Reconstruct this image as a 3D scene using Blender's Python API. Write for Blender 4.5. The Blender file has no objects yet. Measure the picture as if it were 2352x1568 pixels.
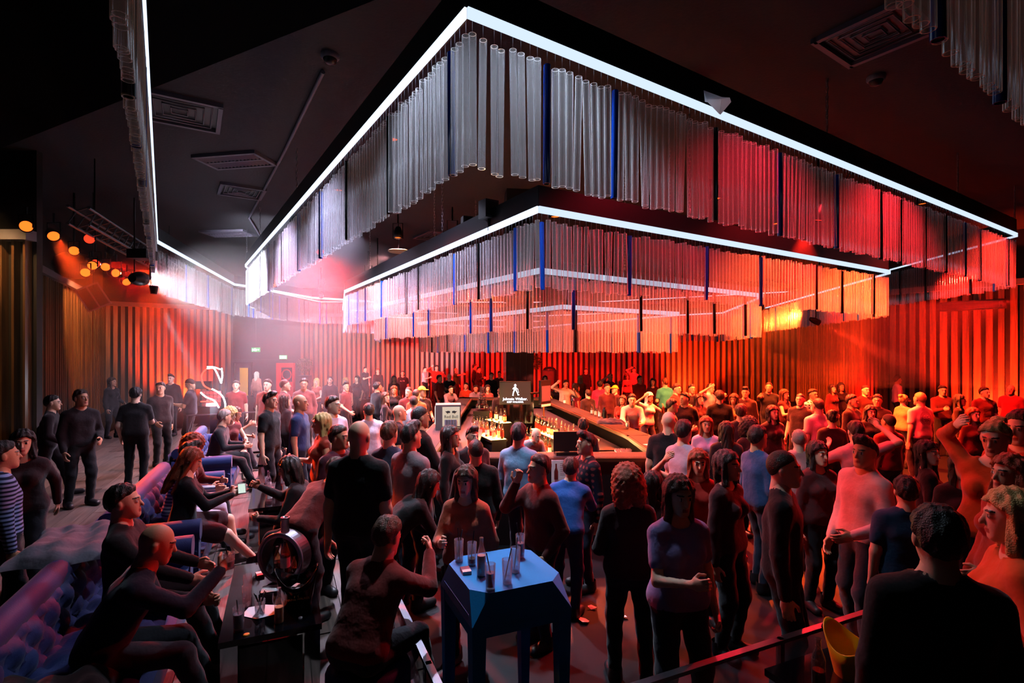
import bpy, math, random, time
import numpy as np
from mathutils import Vector, Matrix
random.seed(7); np.random.seed(7)
SC = bpy.context.scene
COL = SC.collection
T0_ = time.time()

# ------------------------------------------------------------------ camera
F = 1206.0; CX = 1176.0; HY = 809.0; CH = 2.5          # focal (px), principal x, horizon row, eye height
cam_d = bpy.data.cameras.new('camera'); cam = bpy.data.objects.new('camera', cam_d); COL.objects.link(cam)
cam_d.sensor_fit = 'HORIZONTAL'; cam_d.sensor_width = 36.0; cam_d.lens = 36.0 * F / 2352.0
cam_d.shift_y = (HY - 784.0) / 2352.0
cam_d.clip_start = 0.05; cam_d.clip_end = 200
cam.location = (0, 0, CH); cam.rotation_euler = (math.radians(90), 0, 0)
SC.camera = cam

# ------------------------------------------------------------------ world, exposure
w = bpy.data.worlds.new('world'); SC.world = w; w.use_nodes = True
w.node_tree.nodes['Background'].inputs[0].default_value = (0.01, 0.012, 0.03, 1)
w.node_tree.nodes['Background'].inputs[1].default_value = 0.02
SC.view_settings.view_transform = 'Standard'; SC.view_settings.look = 'None'
SC.view_settings.exposure = 0.0; SC.view_settings.gamma = 1.0; SC.view_settings.use_curve_mapping = False
cy = SC.cycles
cy.max_bounces = 4; cy.diffuse_bounces = 1; cy.glossy_bounces = 2; cy.transmission_bounces = 2
cy.transparent_max_bounces = 8; cy.volume_bounces = 0
cy.use_light_tree = False; cy.use_adaptive_sampling = True; cy.adaptive_threshold = 0.04
cy.caustics_reflective = False; cy.caustics_refractive = False
cy.sample_clamp_indirect = 4.0; cy.sample_clamp_direct = 0.0

def srgb(h):
    h = h.lstrip('#'); v = [int(h[i:i+2], 16) / 255 for i in (0, 2, 4)]
    return tuple(c / 12.92 if c <= 0.04045 else ((c + 0.055) / 1.055) ** 2.4 for c in v)

def spot_light(name, loc, target, color, power, size_deg, blend=0.5, radius=0.08, parent=None):
    d = bpy.data.lights.new(name, 'SPOT'); d.color = color; d.energy = power
    d.spot_size = math.radians(size_deg); d.spot_blend = blend; d.shadow_soft_size = radius
    o = bpy.data.objects.new(name, d); COL.objects.link(o)
    v = Vector(target) - Vector(loc); o.location = loc
    o.rotation_euler = v.to_track_quat('-Z', 'Y').to_euler()
    if parent: o.parent = parent; o.matrix_parent_inverse = Matrix.Translation(-Vector(parent.location))
    return o
def point_light(name, loc, color, power, radius=0.1, parent=None):
    d = bpy.data.lights.new(name, 'POINT'); d.color = color; d.energy = power; d.shadow_soft_size = radius
    o = bpy.data.objects.new(name, d); COL.objects.link(o); o.location = loc
    if parent: o.parent = parent; o.matrix_parent_inverse = Matrix.Translation(-Vector(parent.location))
    return o

RED = (1.0, 0.012, 0.006); ORANGE = (1.0, 0.07, 0.008); WHITE = (0.86, 0.90, 1.0); WARM = (1.0, 0.52, 0.16); MAGENTA = (1.0, 0.03, 0.06)
# large stage wash lights of the club, then added red fill (their lamp housings are built further down)
WASH = [  # location, target, colour, power, cone, blend
    ((-9.2, 11.6, 4.45), (1.5, 6.0, 1.1), RED, 9000, 32, .6),
    ((-8.9, 10.2, 4.75), (-1.9, 4.9, 0.2), ORANGE, 9000, 15, .25),
    ((-9.5, 12.6, 4.40), (6.5, 5.0, 1.3), ORANGE, 14000, 22, .6),
    ((-9.9, 13.5, 4.30), (-3.8, 9.2, 1.0), ORANGE, 4000, 30, .6),
    ((13.6, 13.4, 4.6), (4.0, 13.0, 1.0), RED, 9000, 46, .7),
    ((14.4, 10.6, 4.6), (5.0, 7.5, 1.0), RED, 5000, 40, .7),
    ((-5.2, 19.0, 4.9), (-4.0, 25.0, 1.6), RED, 12000, 80, .7),  # from here on, red fill added for the crowd and back slats
    ((6.5, 18.0, 4.9), (5.5, 24.5, 1.4), RED, 13000, 80, .7),
    ((-4.6, 12.6, 4.9), (-2.6, 9.5, 1.0), RED, 5000, 76, .7),
    ((5.6, 9.6, 4.9), (5.0, 10.0, 1.0), RED, 5000, 85, .7),
    ((.2, 20.5, 4.9), (.6, 26.0, 2.0), RED, 6000, 86, .8),
    ((-8.2, 22.6, 4.9), (-8.0, 28.0, 2.0), RED, 5000, 86, .8),
]

# ------------------------------------------------------------------ pixel helpers (distance always from a plane or a depth)
def at(px, py, d):
    return Vector(((px - CX) / F * d, d, CH - (py - HY) / F * d))
def on_z(px, py, z):
    d = (CH - z) * F / (py - HY)
    return Vector(((px - CX) / F * d, d, z))

# ------------------------------------------------------------------ object helpers
def link(o, parent=None):
    COL.objects.link(o)
    if parent is not None:
        o.parent = parent
    return o
def tag(o, label=None, cat=None, group=None, kind=None):
    if label: o['label'] = label
    if cat: o['category'] = cat
    if group: o['group'] = group
    if kind: o['kind'] = kind
    return o
def empty(name, loc, rz=0.0, label=None, cat=None, group=None, kind=None):
    o = bpy.data.objects.new(name, None); COL.objects.link(o); o.empty_display_size = 0.1
    o.location = loc; o.rotation_euler = (0, 0, rz)
    return tag(o, label, cat, group, kind)

class MB:
    def __init__(s): s.v = []; s.f = []; s.m = []; s.s = []
    def add(s, vs, fs, mat=0, smooth=False):
        b = len(s.v); s.v += [tuple(v) for v in vs]
        for f in fs:
            s.f.append([i + b for i in f]); s.m.append(mat); s.s.append(smooth)
        return s
    def box(s, c, size, mat=0, rz=0.0, M=None, taper=1.0):
        x, y, z = [q / 2 for q in size]; vs = []
        for k in (-1, 1):
            t = taper if k > 0 else 1.0
            for (i, j) in ((-1, -1), (1, -1), (1, 1), (-1, 1)):
                vs.append(Vector((i * x * t, j * y * t, k * z)))
        if rz: R = Matrix.Rotation(rz, 3, 'Z'); vs = [R @ v for v in vs]
        vs = [v + Vector(c) for v in vs]
        if M is not None: vs = [M @ v for v in vs]
        return s.add(vs, [(3, 2, 1, 0), (4, 5, 6, 7), (0, 1, 5, 4), (1, 2, 6, 5), (2, 3, 7, 6), (3, 0, 4, 7)], mat)
    def bar(s, a, b, wd, ht, mat=0):
        a = Vector(a); b = Vector(b); d = b - a; L = d.length; z = d.normalized()
        up = Vector((0, 0, 1)) if abs(z.z) < .9 else Vector((1, 0, 0))
        x = z.cross(up).normalized(); y = x.cross(z).normalized(); vs = []
        for p in (a, b):
            for (i, j) in ((-1, -1), (1, -1), (1, 1), (-1, 1)): vs.append(p + x * (i * wd / 2) + y * (j * ht / 2))
        return s.add(vs, [(0, 1, 2, 3), (7, 6, 5, 4), (1, 0, 4, 5), (2, 1, 5, 6), (3, 2, 6, 7), (0, 3, 7, 4)], mat)
    def cyl(s, a, b, r0, r1=None, n=16, mat=0, caps=True):
        r1 = r0 if r1 is None else r1
        a = Vector(a); b = Vector(b); z = (b - a).normalized()
        x = z.orthogonal().normalized(); y = z.cross(x)
        vs = []
        for p, r in ((a, r0), (b, r1)):
            for i in range(n):
                t = 2 * math.pi * i / n; vs.append(p + x * (r * math.cos(t)) + y * (r * math.sin(t)))
        s.add(vs, [(i, (i + 1) % n, n + (i + 1) % n, n + i) for i in range(n)], mat, True)
        if caps: s.add(vs[:n], [tuple(range(n - 1, -1, -1))], mat); s.add(vs[n:], [tuple(range(n))], mat)
        return s
    def lathe(s, prof, n=20, o=(0, 0, 0), mat=0, cap0=True, cap1=True, M=None):
        vs = []
        for (r, z) in prof:
            for i in range(n):
                t = 2 * math.pi * i / n; v = Vector((o[0] + r * math.cos(t), o[1] + r * math.sin(t), o[2] + z))
                vs.append(M @ v if M is not None else v)
        k = len(prof)
        s.add(vs, [(j * n + i, j * n + (i + 1) % n, (j + 1) * n + (i + 1) % n, (j + 1) * n + i) for j in range(k - 1) for i in range(n)], mat, True)
        if cap0: s.add(vs[:n], [tuple(range(n - 1, -1, -1))], mat)
        if cap1: s.add(vs[-n:], [tuple(range(n))], mat)
        return s
    def tube(s, pts, r, n=8, mat=0, closed=False):
        pts = [Vector(p) for p in pts]; k = len(pts); vs = []; prev = None
        for i, p in enumerate(pts):
            if closed: t = pts[(i + 1) % k] - pts[i - 1]
            else: t = pts[min(i + 1, k - 1)] - pts[max(i - 1, 0)]
            t.normalize()
            if prev is None: x = t.orthogonal().normalized()
            else: x = (prev - t * prev.dot(t)).normalized()
            prev = x; y = t.cross(x)
            rr = r[i] if isinstance(r, (list, tuple)) else r
            for j in range(n):
                q = 2 * math.pi * j / n; vs.append(p + x * (rr * math.cos(q)) + y * (rr * math.sin(q)))
        m = k if closed else k - 1
        s.add(vs, [(a * n + j, a * n + (j + 1) % n, ((a + 1) % k) * n + (j + 1) % n, ((a + 1) % k) * n + j) for a in range(m) for j in range(n)], mat, True)
        if not closed:
            s.add(vs[:n], [tuple(range(n - 1, -1, -1))], mat); s.add(vs[-n:], [tuple(range(n))], mat)
        return s
    def prism(s, pts, z0, z1, mat=0):
        n = len(pts); area = sum(pts[i][0] * pts[(i + 1) % n][1] - pts[(i + 1) % n][0] * pts[i][1] for i in range(n))
        if area < 0: pts = pts[::-1]
        vs = [(p[0], p[1], z0) for p in pts] + [(p[0], p[1], z1) for p in pts]
        return s.add(vs, [tuple(range(n - 1, -1, -1)), tuple(range(n, 2 * n))] + [(i, (i + 1) % n, n + (i + 1) % n, n + i) for i in range(n)], mat)
    def grid(s, fn, nu, nv, mat=0, smooth=True):
        vs = [fn(i / nu, j / nv) for j in range(nv + 1) for i in range(nu + 1)]; k = nu + 1
        return s.add(vs, [(j * k + i, j * k + i + 1, (j + 1) * k + i + 1, (j + 1) * k + i) for j in range(nv) for i in range(nu)], mat, smooth)
    def mesh(s, name, mats):
        me = bpy.data.meshes.new(name); me.from_pydata(s.v, [], s.f)
        me.polygons.foreach_set('material_index', s.m); me.polygons.foreach_set('use_smooth', s.s)
        for m in (mats if isinstance(mats, (list, tuple)) else [mats]): me.materials.append(m)
        me.update(); return me
    def build(s, name, mats, parent=None, loc=None, rz=None):
        o = bpy.data.objects.new(name, s.mesh(name, mats)); link(o, parent)
        if loc is not None: o.location = loc
        if rz is not None: o.rotation_euler = (0, 0, rz)
        return o

def copy_tree(o, parent=None):
    c = o.copy(); COL.objects.link(c); c.parent = parent
    for ch in list(o.children): copy_tree(ch, c)
    return c

# ------------------------------------------------------------------ materials
MATS = {}
def mat(name, color=(.5, .5, .5), rough=.5, metal=0.0, emit=None, es=0.0, spec=.5, bump=0.0, bscale=40.0, vary=0.0, vscale=6.0, trans=0.0, ior=1.45, alpha=1.0, coat=0.0, sheen=0.0, rnd=0.0):
    if name in MATS: return MATS[name]
    m = bpy.data.materials.new(name); m.use_nodes = True; nt = m.node_tree; N = nt.nodes; L = nt.links
    b = N['Principled BSDF']
    b.inputs['Base Color'].default_value = (*color, 1); b.inputs['Roughness'].default_value = rough; b.inputs['Metallic'].default_value = metal
    b.inputs['Specular IOR Level'].default_value = spec; b.inputs['IOR'].default_value = ior
    b.inputs['Transmission Weight'].default_value = trans; b.inputs['Alpha'].default_value = alpha
    b.inputs['Coat Weight'].default_value = coat; b.inputs['Sheen Weight'].default_value = sheen
    if emit: b.inputs['Emission Color'].default_value = (*emit, 1); b.inputs['Emission Strength'].default_value = es
    if bump or vary:
        tc = N.new('ShaderNodeTexCoord')
    if vary or rnd:
        mix = N.new('ShaderNodeMix'); mix.data_type = 'RGBA'; mix.blend_type = 'MULTIPLY'; mix.inputs[0].default_value = 1.0
        mix.inputs[6].default_value = (*color, 1)
        ramp = N.new('ShaderNodeValToRGB'); k = max(vary, rnd)
        ramp.color_ramp.elements[0].color = (1 - k, 1 - k, 1 - k, 1); ramp.color_ramp.elements[1].color = (1 + k * .3,) * 3 + (1,)
        if vary:
            nz = N.new('ShaderNodeTexNoise'); nz.inputs['Scale'].default_value = vscale; nz.inputs['Detail'].default_value = 3
            L.new(tc.outputs['Object'], nz.inputs['Vector']); L.new(nz.outputs['Fac'], ramp.inputs['Fac'])
        else:
            oi = N.new('ShaderNodeObjectInfo'); L.new(oi.outputs['Random'], ramp.inputs['Fac'])
        L.new(ramp.outputs['Color'], mix.inputs[7]); L.new(mix.outputs[2], b.inputs['Base Color'])
    if bump:
        n2 = N.new('ShaderNodeTexNoise'); n2.inputs['Scale'].default_value = bscale; n2.inputs['Detail'].default_value = 2
        L.new(tc.outputs['Object'], n2.inputs['Vector'])
        bp = N.new('ShaderNodeBump'); bp.inputs['Strength'].default_value = bump; bp.inputs['Distance'].default_value = .02
        L.new(n2.outputs['Fac'], bp.inputs['Height']); L.new(bp.outputs['Normal'], b.inputs['Normal'])
    MATS[name] = m; return m

def wood(name, c0, c1, rough=.4, axis=2, scale=14.0, coat=0.0):
    if name in MATS: return MATS[name]
    m = bpy.data.materials.new(name); m.use_nodes = True; nt = m.node_tree; N = nt.nodes; L = nt.links
    b = N['Principled BSDF']; b.inputs['Roughness'].default_value = rough; b.inputs['Coat Weight'].default_value = coat
    tc = N.new('ShaderNodeTexCoord'); mp = N.new('ShaderNodeMapping'); oi = N.new('ShaderNodeObjectInfo')
    sc = [scale] * 3; sc[axis] = scale * .06; mp.inputs['Scale'].default_value = sc
    add = N.new('ShaderNodeVectorMath'); add.operation = 'ADD'
    mul = N.new('ShaderNodeMath'); mul.operation = 'MULTIPLY'; mul.inputs[1].default_value = 37.0
    L.new(oi.outputs['Random'], mul.inputs[0]); L.new(tc.outputs['Object'], add.inputs[0]); L.new(mul.outputs[0], add.inputs[1])
    L.new(add.outputs[0], mp.inputs['Vector'])
    nz = N.new('ShaderNodeTexNoise'); nz.inputs['Scale'].default_value = 1.0; nz.inputs['Detail'].default_value = 5; nz.inputs['Distortion'].default_value = .6
    L.new(mp.outputs[0], nz.inputs['Vector'])
    r = N.new('ShaderNodeValToRGB'); r.color_ramp.elements[0].position = .3; r.color_ramp.elements[1].position = .72
    r.color_ramp.elements[0].color = (*c0, 1); r.color_ramp.elements[1].color = (*c1, 1)
    L.new(nz.outputs['Fac'], r.inputs['Fac'])
    mix = N.new('ShaderNodeMix'); mix.data_type = 'RGBA'; mix.blend_type = 'MULTIPLY'; mix.inputs[0].default_value = 1.0
    mr = N.new('ShaderNodeMapRange'); mr.inputs[3].default_value = .65; mr.inputs[4].default_value = 1.15
    L.new(oi.outputs['Random'], mr.inputs[0]); L.new(r.outputs[0], mix.inputs[6]); L.new(mr.outputs[0], mix.inputs[7])
    L.new(mix.outputs[2], b.inputs['Base Color'])
    bp = N.new('ShaderNodeBump'); bp.inputs['Strength'].default_value = .25; bp.inputs['Distance'].default_value = .01
    L.new(nz.outputs['Fac'], bp.inputs['Height']); L.new(bp.outputs[0], b.inputs['Normal'])
    MATS[name] = m; return m

def emis(name, color, strength):
    if name in MATS: return MATS[name]
    m = bpy.data.materials.new(name); m.use_nodes = True; nt = m.node_tree
    for n in list(nt.nodes): nt.nodes.remove(n)
    e = nt.nodes.new('ShaderNodeEmission'); e.inputs[0].default_value = (*color, 1); e.inputs[1].default_value = strength
    o = nt.nodes.new('ShaderNodeOutputMaterial'); nt.links.new(e.outputs[0], o.inputs[0]); MATS[name] = m; return m

def clear(name, tint=(1, 1, 1), edge=.75, base=.10, rough=.12, milk=.35, milk_col=(.9, .9, .95)):
    """clear plastic or glass wall: see-through face on, glossy and milky towards the rim (fresnel)"""
    if name in MATS: return MATS[name]
    m = bpy.data.materials.new(name); m.use_nodes = True; nt = m.node_tree; N = nt.nodes; L = nt.links
    for n in list(N): N.remove(n)
    out = N.new('ShaderNodeOutputMaterial'); tr = N.new('ShaderNodeBsdfTransparent'); tr.inputs[0].default_value = (*tint, 1)
    gl = N.new('ShaderNodeBsdfGlossy'); gl.inputs['Roughness'].default_value = rough; gl.inputs[0].default_value = (.9, .9, .9, 1)
    tl = N.new('ShaderNodeBsdfTranslucent'); tl.inputs[0].default_value = (*milk_col, 1)
    df = N.new('ShaderNodeBsdfDiffuse'); df.inputs[0].default_value = (*milk_col, 1)
    mk = N.new('ShaderNodeMixShader'); mk.inputs[0].default_value = .5; L.new(tl.outputs[0], mk.inputs[1]); L.new(df.outputs[0], mk.inputs[2])
    m1 = N.new('ShaderNodeMixShader'); m1.inputs[0].default_value = milk; L.new(gl.outputs[0], m1.inputs[1]); L.new(mk.outputs[0], m1.inputs[2])
    lw = N.new('ShaderNodeLayerWeight'); lw.inputs[0].default_value = .5
    pw = N.new('ShaderNodeMath'); pw.operation = 'POWER'; pw.inputs[1].default_value = 1.8; L.new(lw.outputs['Facing'], pw.inputs[0])
    mr = N.new('ShaderNodeMapRange'); mr.inputs[3].default_value = base; mr.inputs[4].default_value = edge; L.new(pw.outputs[0], mr.inputs[0])
    mx = N.new('ShaderNodeMixShader'); L.new(mr.outputs[0], mx.inputs[0]); L.new(tr.outputs[0], mx.inputs[1]); L.new(m1.outputs[0], mx.inputs[2])
    L.new(mx.outputs[0], out.inputs[0]); MATS[name] = m; return m

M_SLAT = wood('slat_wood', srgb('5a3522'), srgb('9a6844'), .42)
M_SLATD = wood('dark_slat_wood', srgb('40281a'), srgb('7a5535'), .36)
M_DARK = mat('dark_paint', srgb('2a2730'), .75, bump=.15, bscale=60, vary=.25)
M_BACK = mat('slat_backing', srgb('120d0d'), .8, vary=.2)
M_CEIL = mat('ceiling_paint', srgb('19181d'), .85, bump=.2, bscale=25, vary=.25, vscale=1.5)
M_BLACK = mat('black_metal', srgb('0c0c10'), .38, .6, vary=.2)
M_BLKP = mat('black_plastic', srgb('0d0d0f'), .45, bump=.05)
M_FLOOR = mat('dance_floor_resin', srgb('0d0c11'), .6, spec=.25, vary=.4, vscale=3, bump=.05, bscale=8)
M_PLANK = wood('floor_plank_wood', srgb('463c3a'), srgb('7a6a62'), .34, axis=1, scale=22)
M_CHROME = mat('chrome', srgb('c8c8cf'), .08, 1.0, vary=.05)
M_STEEL = mat('brushed_steel', srgb('8a8a92'), .32, 1.0, vary=.15, vscale=30)
M_GLASS = clear('clear_glass', (.97, .98, 1), .7, .05, .04, .05)
M_GLASSR = clear('drink_glass', (.96, .97, 1), .85, .10, .05, .15)
M_TUBE = clear('acrylic_tube_clear', (.94, .93, .96), .98, .13, .12, .5, (.95, .93, .97))
M_TUBEB = mat('acrylic_tube_blue', srgb('0a3aa0'), .12, 0, spec=.6, vary=.1)
M_TUBEK = mat('acrylic_tube_black', srgb('050507'), .15, 0, spec=.5, vary=.1)
M_LED = emis('led_diffuser', (.66, .80, 1.0), 1.1)
M_LED2 = emis('led_diffuser_inner', (.66, .80, 1.0), .8)
M_VELVET = mat('blue_velvet', srgb('0c2260'), .7, sheen=.08, bump=.1, bscale=120, vary=.2)
M_GLOSSK = mat('black_gloss_top', srgb('06060a'), .07, 0, spec=.6, bump=.02, bscale=4, vary=.1)
M_TEAL = mat('blue_table_plastic', srgb('1890dc'), .62, spec=.25, bump=.05, bscale=90, vary=.1)
M_PAPER = mat('white_paper', srgb('e8e4ea'), .8, bump=.2, bscale=30, vary=.06)
# ================================================================== THE ROOM
ZC = 6.15; ZS = 4.5
ROOM = [(-9.0, -6), (-9.0, 8.6), (-12.4, 9.55), (-11.9, 13.0), (-17.3, 22.2), (-17.4, 22.4), (-13.55, 25.4), (-16.3, 29.9), (-12.06, 29.9),
        (14.7, 26.7), (13.2, 18.4), (21.0, 6.6), (15.0, -6)]
floor = MB().prism([(-20, -7), (22, -7), (22, 31), (-20, 31)], -.12, 0.0).build('floor', M_FLOOR); tag(floor, kind='structure')
ceil_o = MB().prism([(-20, -7), (22, -7), (22, 31), (-20, 31)], ZC, ZC + .15).build('ceiling', M_CEIL); tag(ceil_o, kind='structure')

def slat_wall(name, a, b, pitch, wd=.16, proud=.07, zt=ZS, material=M_SLAT, z0=0.0, full=ZC, skip=()):
    """wall from a to b (room on the left-hand side of a->b), dark panel with a slat object every pitch"""
    a = Vector((*a, 0)); b = Vector((*b, 0)); d = b - a; L = d.length; t = d / L; n = Vector((-t.y, t.x, 0)); ang = math.atan2(t.y, t.x)
    root = MB().box((L / 2, -.06, full / 2), (L, .12, full), 0).build(name, M_BACK, loc=a, rz=ang)
    tag(root, kind='structure')
    me = MB().box((0, proud / 2, (zt - z0) / 2), (wd, proud, zt - z0)).mesh('slat', material)
    k = int(L / pitch)
    for i in range(k):
        s = (i + .5) * L / k
        if any(q0 < s < q1 for q0, q1 in skip): continue
        o = bpy.data.objects.new('slat', me); link(o, root); o.location = (s, 0.0, z0)
        o.scale = (random.uniform(.88, 1.08), random.uniform(.8, 1.2), 1)
    MB().box((L / 2, .10, zt + .09), (L, .22, .18)).build('cornice', mat('grey_trim', srgb('6a6670'), .6, vary=.15), root)
    return root
slat_wall('wall_back', (14.7, 26.7), (-12.06, 29.9), .28)
slat_wall('wall_side', (13.2, 18.4), (14.7, 26.7), .28)
slat_wall('wall_right', (18.7, 10.1), (13.2, 18.4), .28)
slat_wall('wall_left', (-13.55, 25.4), (-17.4, 22.4), .25)
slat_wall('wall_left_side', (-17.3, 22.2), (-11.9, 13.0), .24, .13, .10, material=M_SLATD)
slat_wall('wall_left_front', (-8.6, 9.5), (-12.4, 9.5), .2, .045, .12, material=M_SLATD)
def plain_wall(name, a, b, z0=0, z1=ZC, m=M_DARK):
    a = Vector((*a, 0)); b = Vector((*b, 0)); d = b - a; L = d.length
    return tag(MB().box((L / 2, -.06, (z0 + z1) / 2), (L, .12, z1 - z0)).build(name, m, loc=a, rz=math.atan2(d.y, d.x)), kind='structure')
plain_wall('wall_left_return', (-12.0, 13.0), (-12.4, 9.6))
plain_wall('wall_left_near', (-12.5, 9.5), (-12.5, -6))
plain_wall('wall_near', (-12.5, -6), (20.5, -6)); plain_wall('wall_right_near', (20.5, -6), (18.8, 10.1))
# entrance bay at the back left, with its doorway
plain_wall('wall_entrance_side', (-16.4, 29.9), (-13.55, 25.5))
ew = empty('wall_entrance', (-16.4, 29.95, 0), kind='structure')
MB().box((2.4, 0, 4.05), (4.9, .12, 4.2)).build('wall_panel', M_DARK, ew)
for x0, x1 in ((0.05, .62), (1.55, 4.85)): MB().box(((x0 + x1) / 2, 0, .975), (x1 - x0, .12, 1.95)).build('wall_panel', M_DARK, ew)
MB().box((2.4, -.12, 2.02), (4.9, .14, .16)).build('lintel_beam', mat('beam_grey', srgb('23212a'), .6, vary=.2), ew)
d1 = empty('door_1', (-15.3, 29.95, 0), kind='structure')
for x in (-.52, .5): MB().box((x, -.02, .98), (.08, .2, 1.96)).build('door_frame', M_BLACK, d1)
MB().box((0, -.02, 1.93), (1.1, .2, .08)).build('door_frame', M_BLACK, d1)
MB().box((-.25, .5, .8), (.46, .05, 1.6)).build('door_leaf', mat('glowing_door_leaf', srgb('e0a040'), .5, emit=srgb('e8a030'), es=.55), d1)  # light on the leaf put in as a glow of its material
MB().box((.30, .62, .8), (.6, .05, 1.7)).build('door_back', M_DARK, d1)

# raised lounge on the left with wooden boards, and the near right lounge
W = Vector((-.402, .9156, 0)); WP = Vector((.9156, .402, 0))            # along / across the lounge
E0 = Vector((-.35, 2.89, 0)); ZV = 0.2
def lw(s, t, z=0.0): return E0 + W * s + WP * t + Vector((0, 0, z))        # lounge coordinates
ang_w = math.atan2(WP.y, WP.x)
plat = empty('floor_lounge', lw(0, 0), ang_w, kind='structure')
MB().box((-4.9, 5.5, .09), (9.8, 21, .18)).build('platform_base', M_BLKP, plat)
MB().box((-.02, 5.5, .1), (.05, 21, .21)).build('platform_edge', mat('edge_trim', srgb('3a3a42'), .35, .8, vary=.1), plat)
pl_me = MB().box((0, 0, 0), (.29, 2.36, .02)).mesh('floor_plank', M_PLANK)
for i in range(30):
    for j in range(8):
        y = -2.6 + (j + (i % 3) / 3) * 2.38
        o = bpy.data.objects.new('floor_plank', pl_me); link(o, plat); o.location = (-.2 - i * .297, y, .19 + random.uniform(-.0015, .0015))
# near right lounge platform
R0 = Vector((.60, 2.86, 0)); ang_r = math.atan2(.402, .9156)
platr = empty('floor_lounge_near', R0, ang_r, kind='structure')
MB().box((3.4, -2.1, .09), (6.8, 4.1, .18)).build('platform_base', M_BLKP, platr)
for i in range(12):
    o = bpy.data.objects.new('floor_plank', MB().box((0, 0, 0), (6.6, .32, .02)).mesh('floor_plank', M_PLANK) if i == 0 else plk)
    plk = o.data; link(o, platr); o.location = (3.4, -.25 - i * .33, .19)

# glass balustrades: panes between posts with a metal top rail
def balustrade(label, p0, p1, h, n, z0):
    p0 = Vector(p0); p1 = Vector(p1); d = p1 - p0; L = d.length; r = empty('glass_balustrade', (p0.x, p0.y, z0), math.atan2(d.y, d.x), label, 'balustrade')
    MB().box((L / 2, 0, h - .012), (L, .045, .024)).build('top_rail', M_STEEL, r)
    MB().box((L / 2, 0, .02), (L, .05, .04)).build('base_channel', M_BLACK, r)
    for i in range(n + 1): MB().box((i * L / n, 0, h / 2), (.035, .035, h)).build('post', M_STEEL, r)
    for i in range(n): MB().box(((i + .5) * L / n, 0, h / 2), (L / n - .05, .012, h - .07)).build('glass_pane', M_GLASS, r)
    return r
a, b = lw(-1.2, -.06), lw(4.4, -.06)
balustrade('low glass balustrade with steel rail along the wooden lounge floor edge', a, b, .5, 4, ZV)
balustrade('low glass balustrade with steel rail behind the near right black table', R0 + Vector((.05, -.02, 0)), R0 + Vector((.9156, .402, 0)) * 4.6, .5, 4, 0.2)

# near black panel for ceiling shading, vents, conduits and small ceiling fittings
s0 = on_z(150, 261, 5.7) if False else Vector((-5.9, 7.05, 5.62)); s1 = Vector((-1.7, 4.9, 5.62))
dv = (s1 - s0).normalized(); nv = Vector((dv.y, -dv.x, 0))
q = [s0 - dv * 4, s1 + dv * 1.2, s1 + dv * 1.2 + nv * 6, s0 - dv * 4 + nv * 6]
tag(MB().prism([(p.x, p.y) for p in q], 5.62, 6.14).build('trim_1', mat('ceiling_shade_black', srgb('070709'), 1.0, spec=.02, vary=.1)), kind='structure')  # black panel added along the line where the ceiling shading changes
M_VENT = mat('vent_metal', srgb('55525e'), .55, .2, vary=.1)
def vent(px, py, wd, ht, kind, rz, label):
    p = on_z(px, py, ZC); r = empty('ceiling_vent', (p.x, p.y, ZC - .03), rz, label, 'vent')
    for s in (-1, 1):
        MB().box((0, s * ht / 2, .0), (wd + .06, .06, .06)).build('frame', M_VENT, r); MB().box((s * wd / 2, 0, 0), (.06, ht, .06)).build('frame', M_VENT, r)
    MB().box((0, 0, .025), (wd, ht, .01)).build('backing', M_BLKP, r)
    if kind == 'louvre':
        MB().box((0, 0, -.005), (wd, .04, .04)).build('divider', M_VENT, r); me = None
        for s in (-1, 1):
            for i in range(16):
                if me is None: me = MB().box((0, 0, 0), (.012, ht / 2 - .04, .05), M=Matrix.Rotation(.6, 4, 'Y')).mesh('louvre', M_VENT)
                o = bpy.data.objects.new('louvre', me); link(o, r); o.location = ((i + .5) / 16 * wd - wd / 2, s * ht / 4, -.005)
    else:
        k = 5
        for i in range(1, k):
            a_ = wd / 2 * i / k; b_ = ht / 2 * i / k
            MB().tube([(-a_, -b_, 0), (a_, -b_, 0), (a_, b_, 0), (-a_, b_, 0)], .014, 4, closed=True).build('louvre_ring', M_VENT, r)
    return r
vent(540, 365, 1.25, .62, 'louvre', -.18, 'wide ceiling grille with two rows of louvres above the lounge')
vent(555, 437, .85, .85, 'ring', .58, 'small square ceiling diffuser next to the conduit')
vent(525, 534, 1.35, .7, 'louvre', -.1, 'ceiling grille furthest back, nearest the curtain bend')
vent(412, 252, 1.05, 1.05, 'ring', .55, 'large square ceiling diffuser beside the near tube curtain')
vent(1010, 541, 1.2, 1.2, 'ring', .6, 'square ceiling diffuser seen above the inner chandelier')
vent(2010, 75, .9, .9, 'ring', .6, 'dark square diffuser in the ceiling at upper right')
pts = [on_z(*q, ZC - .03) for q in ((742, 165), (655, 345), (572, 500))] + [on_z(600, 545, ZC - .03), on_z(640, 590, ZC - .03)]
tag(MB().tube(pts, .028, 8).build('ceiling_conduit', M_VENT), 'thin grey conduit pipe bending across the dark ceiling', 'pipe')
def dome(px, py, label, name='smoke_detector'):
    p = on_z(px, py, ZC); r = empty(name, (p.x, p.y, ZC), 0, label, 'detector')
    MB().lathe([(.11, 0), (.11, -.04), (.09, -.06)], 20).build('base_plate', M_VENT, r)
    MB().lathe([(.085, -.06), (.07, -.10), (.03, -.12), (.004, -.122)], 20).build('dome', M_BLACK, r)
dome(758, 125, 'dark round dome on the ceiling left of the near chandelier corner')
dome(2012, 176, 'small dark ceiling dome with a red glint at upper right')
p = on_z(930, 127, ZC); r = empty('downlight', (p.x, p.y, ZC), 0, 'tiny yellow ceiling downlight left of the near chandelier corner', 'downlight')
MB().lathe([(.06, 0), (.06, -.03), (.045, -.03)], 16, cap1=False).build('trim_ring', M_BLACK, r)
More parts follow.
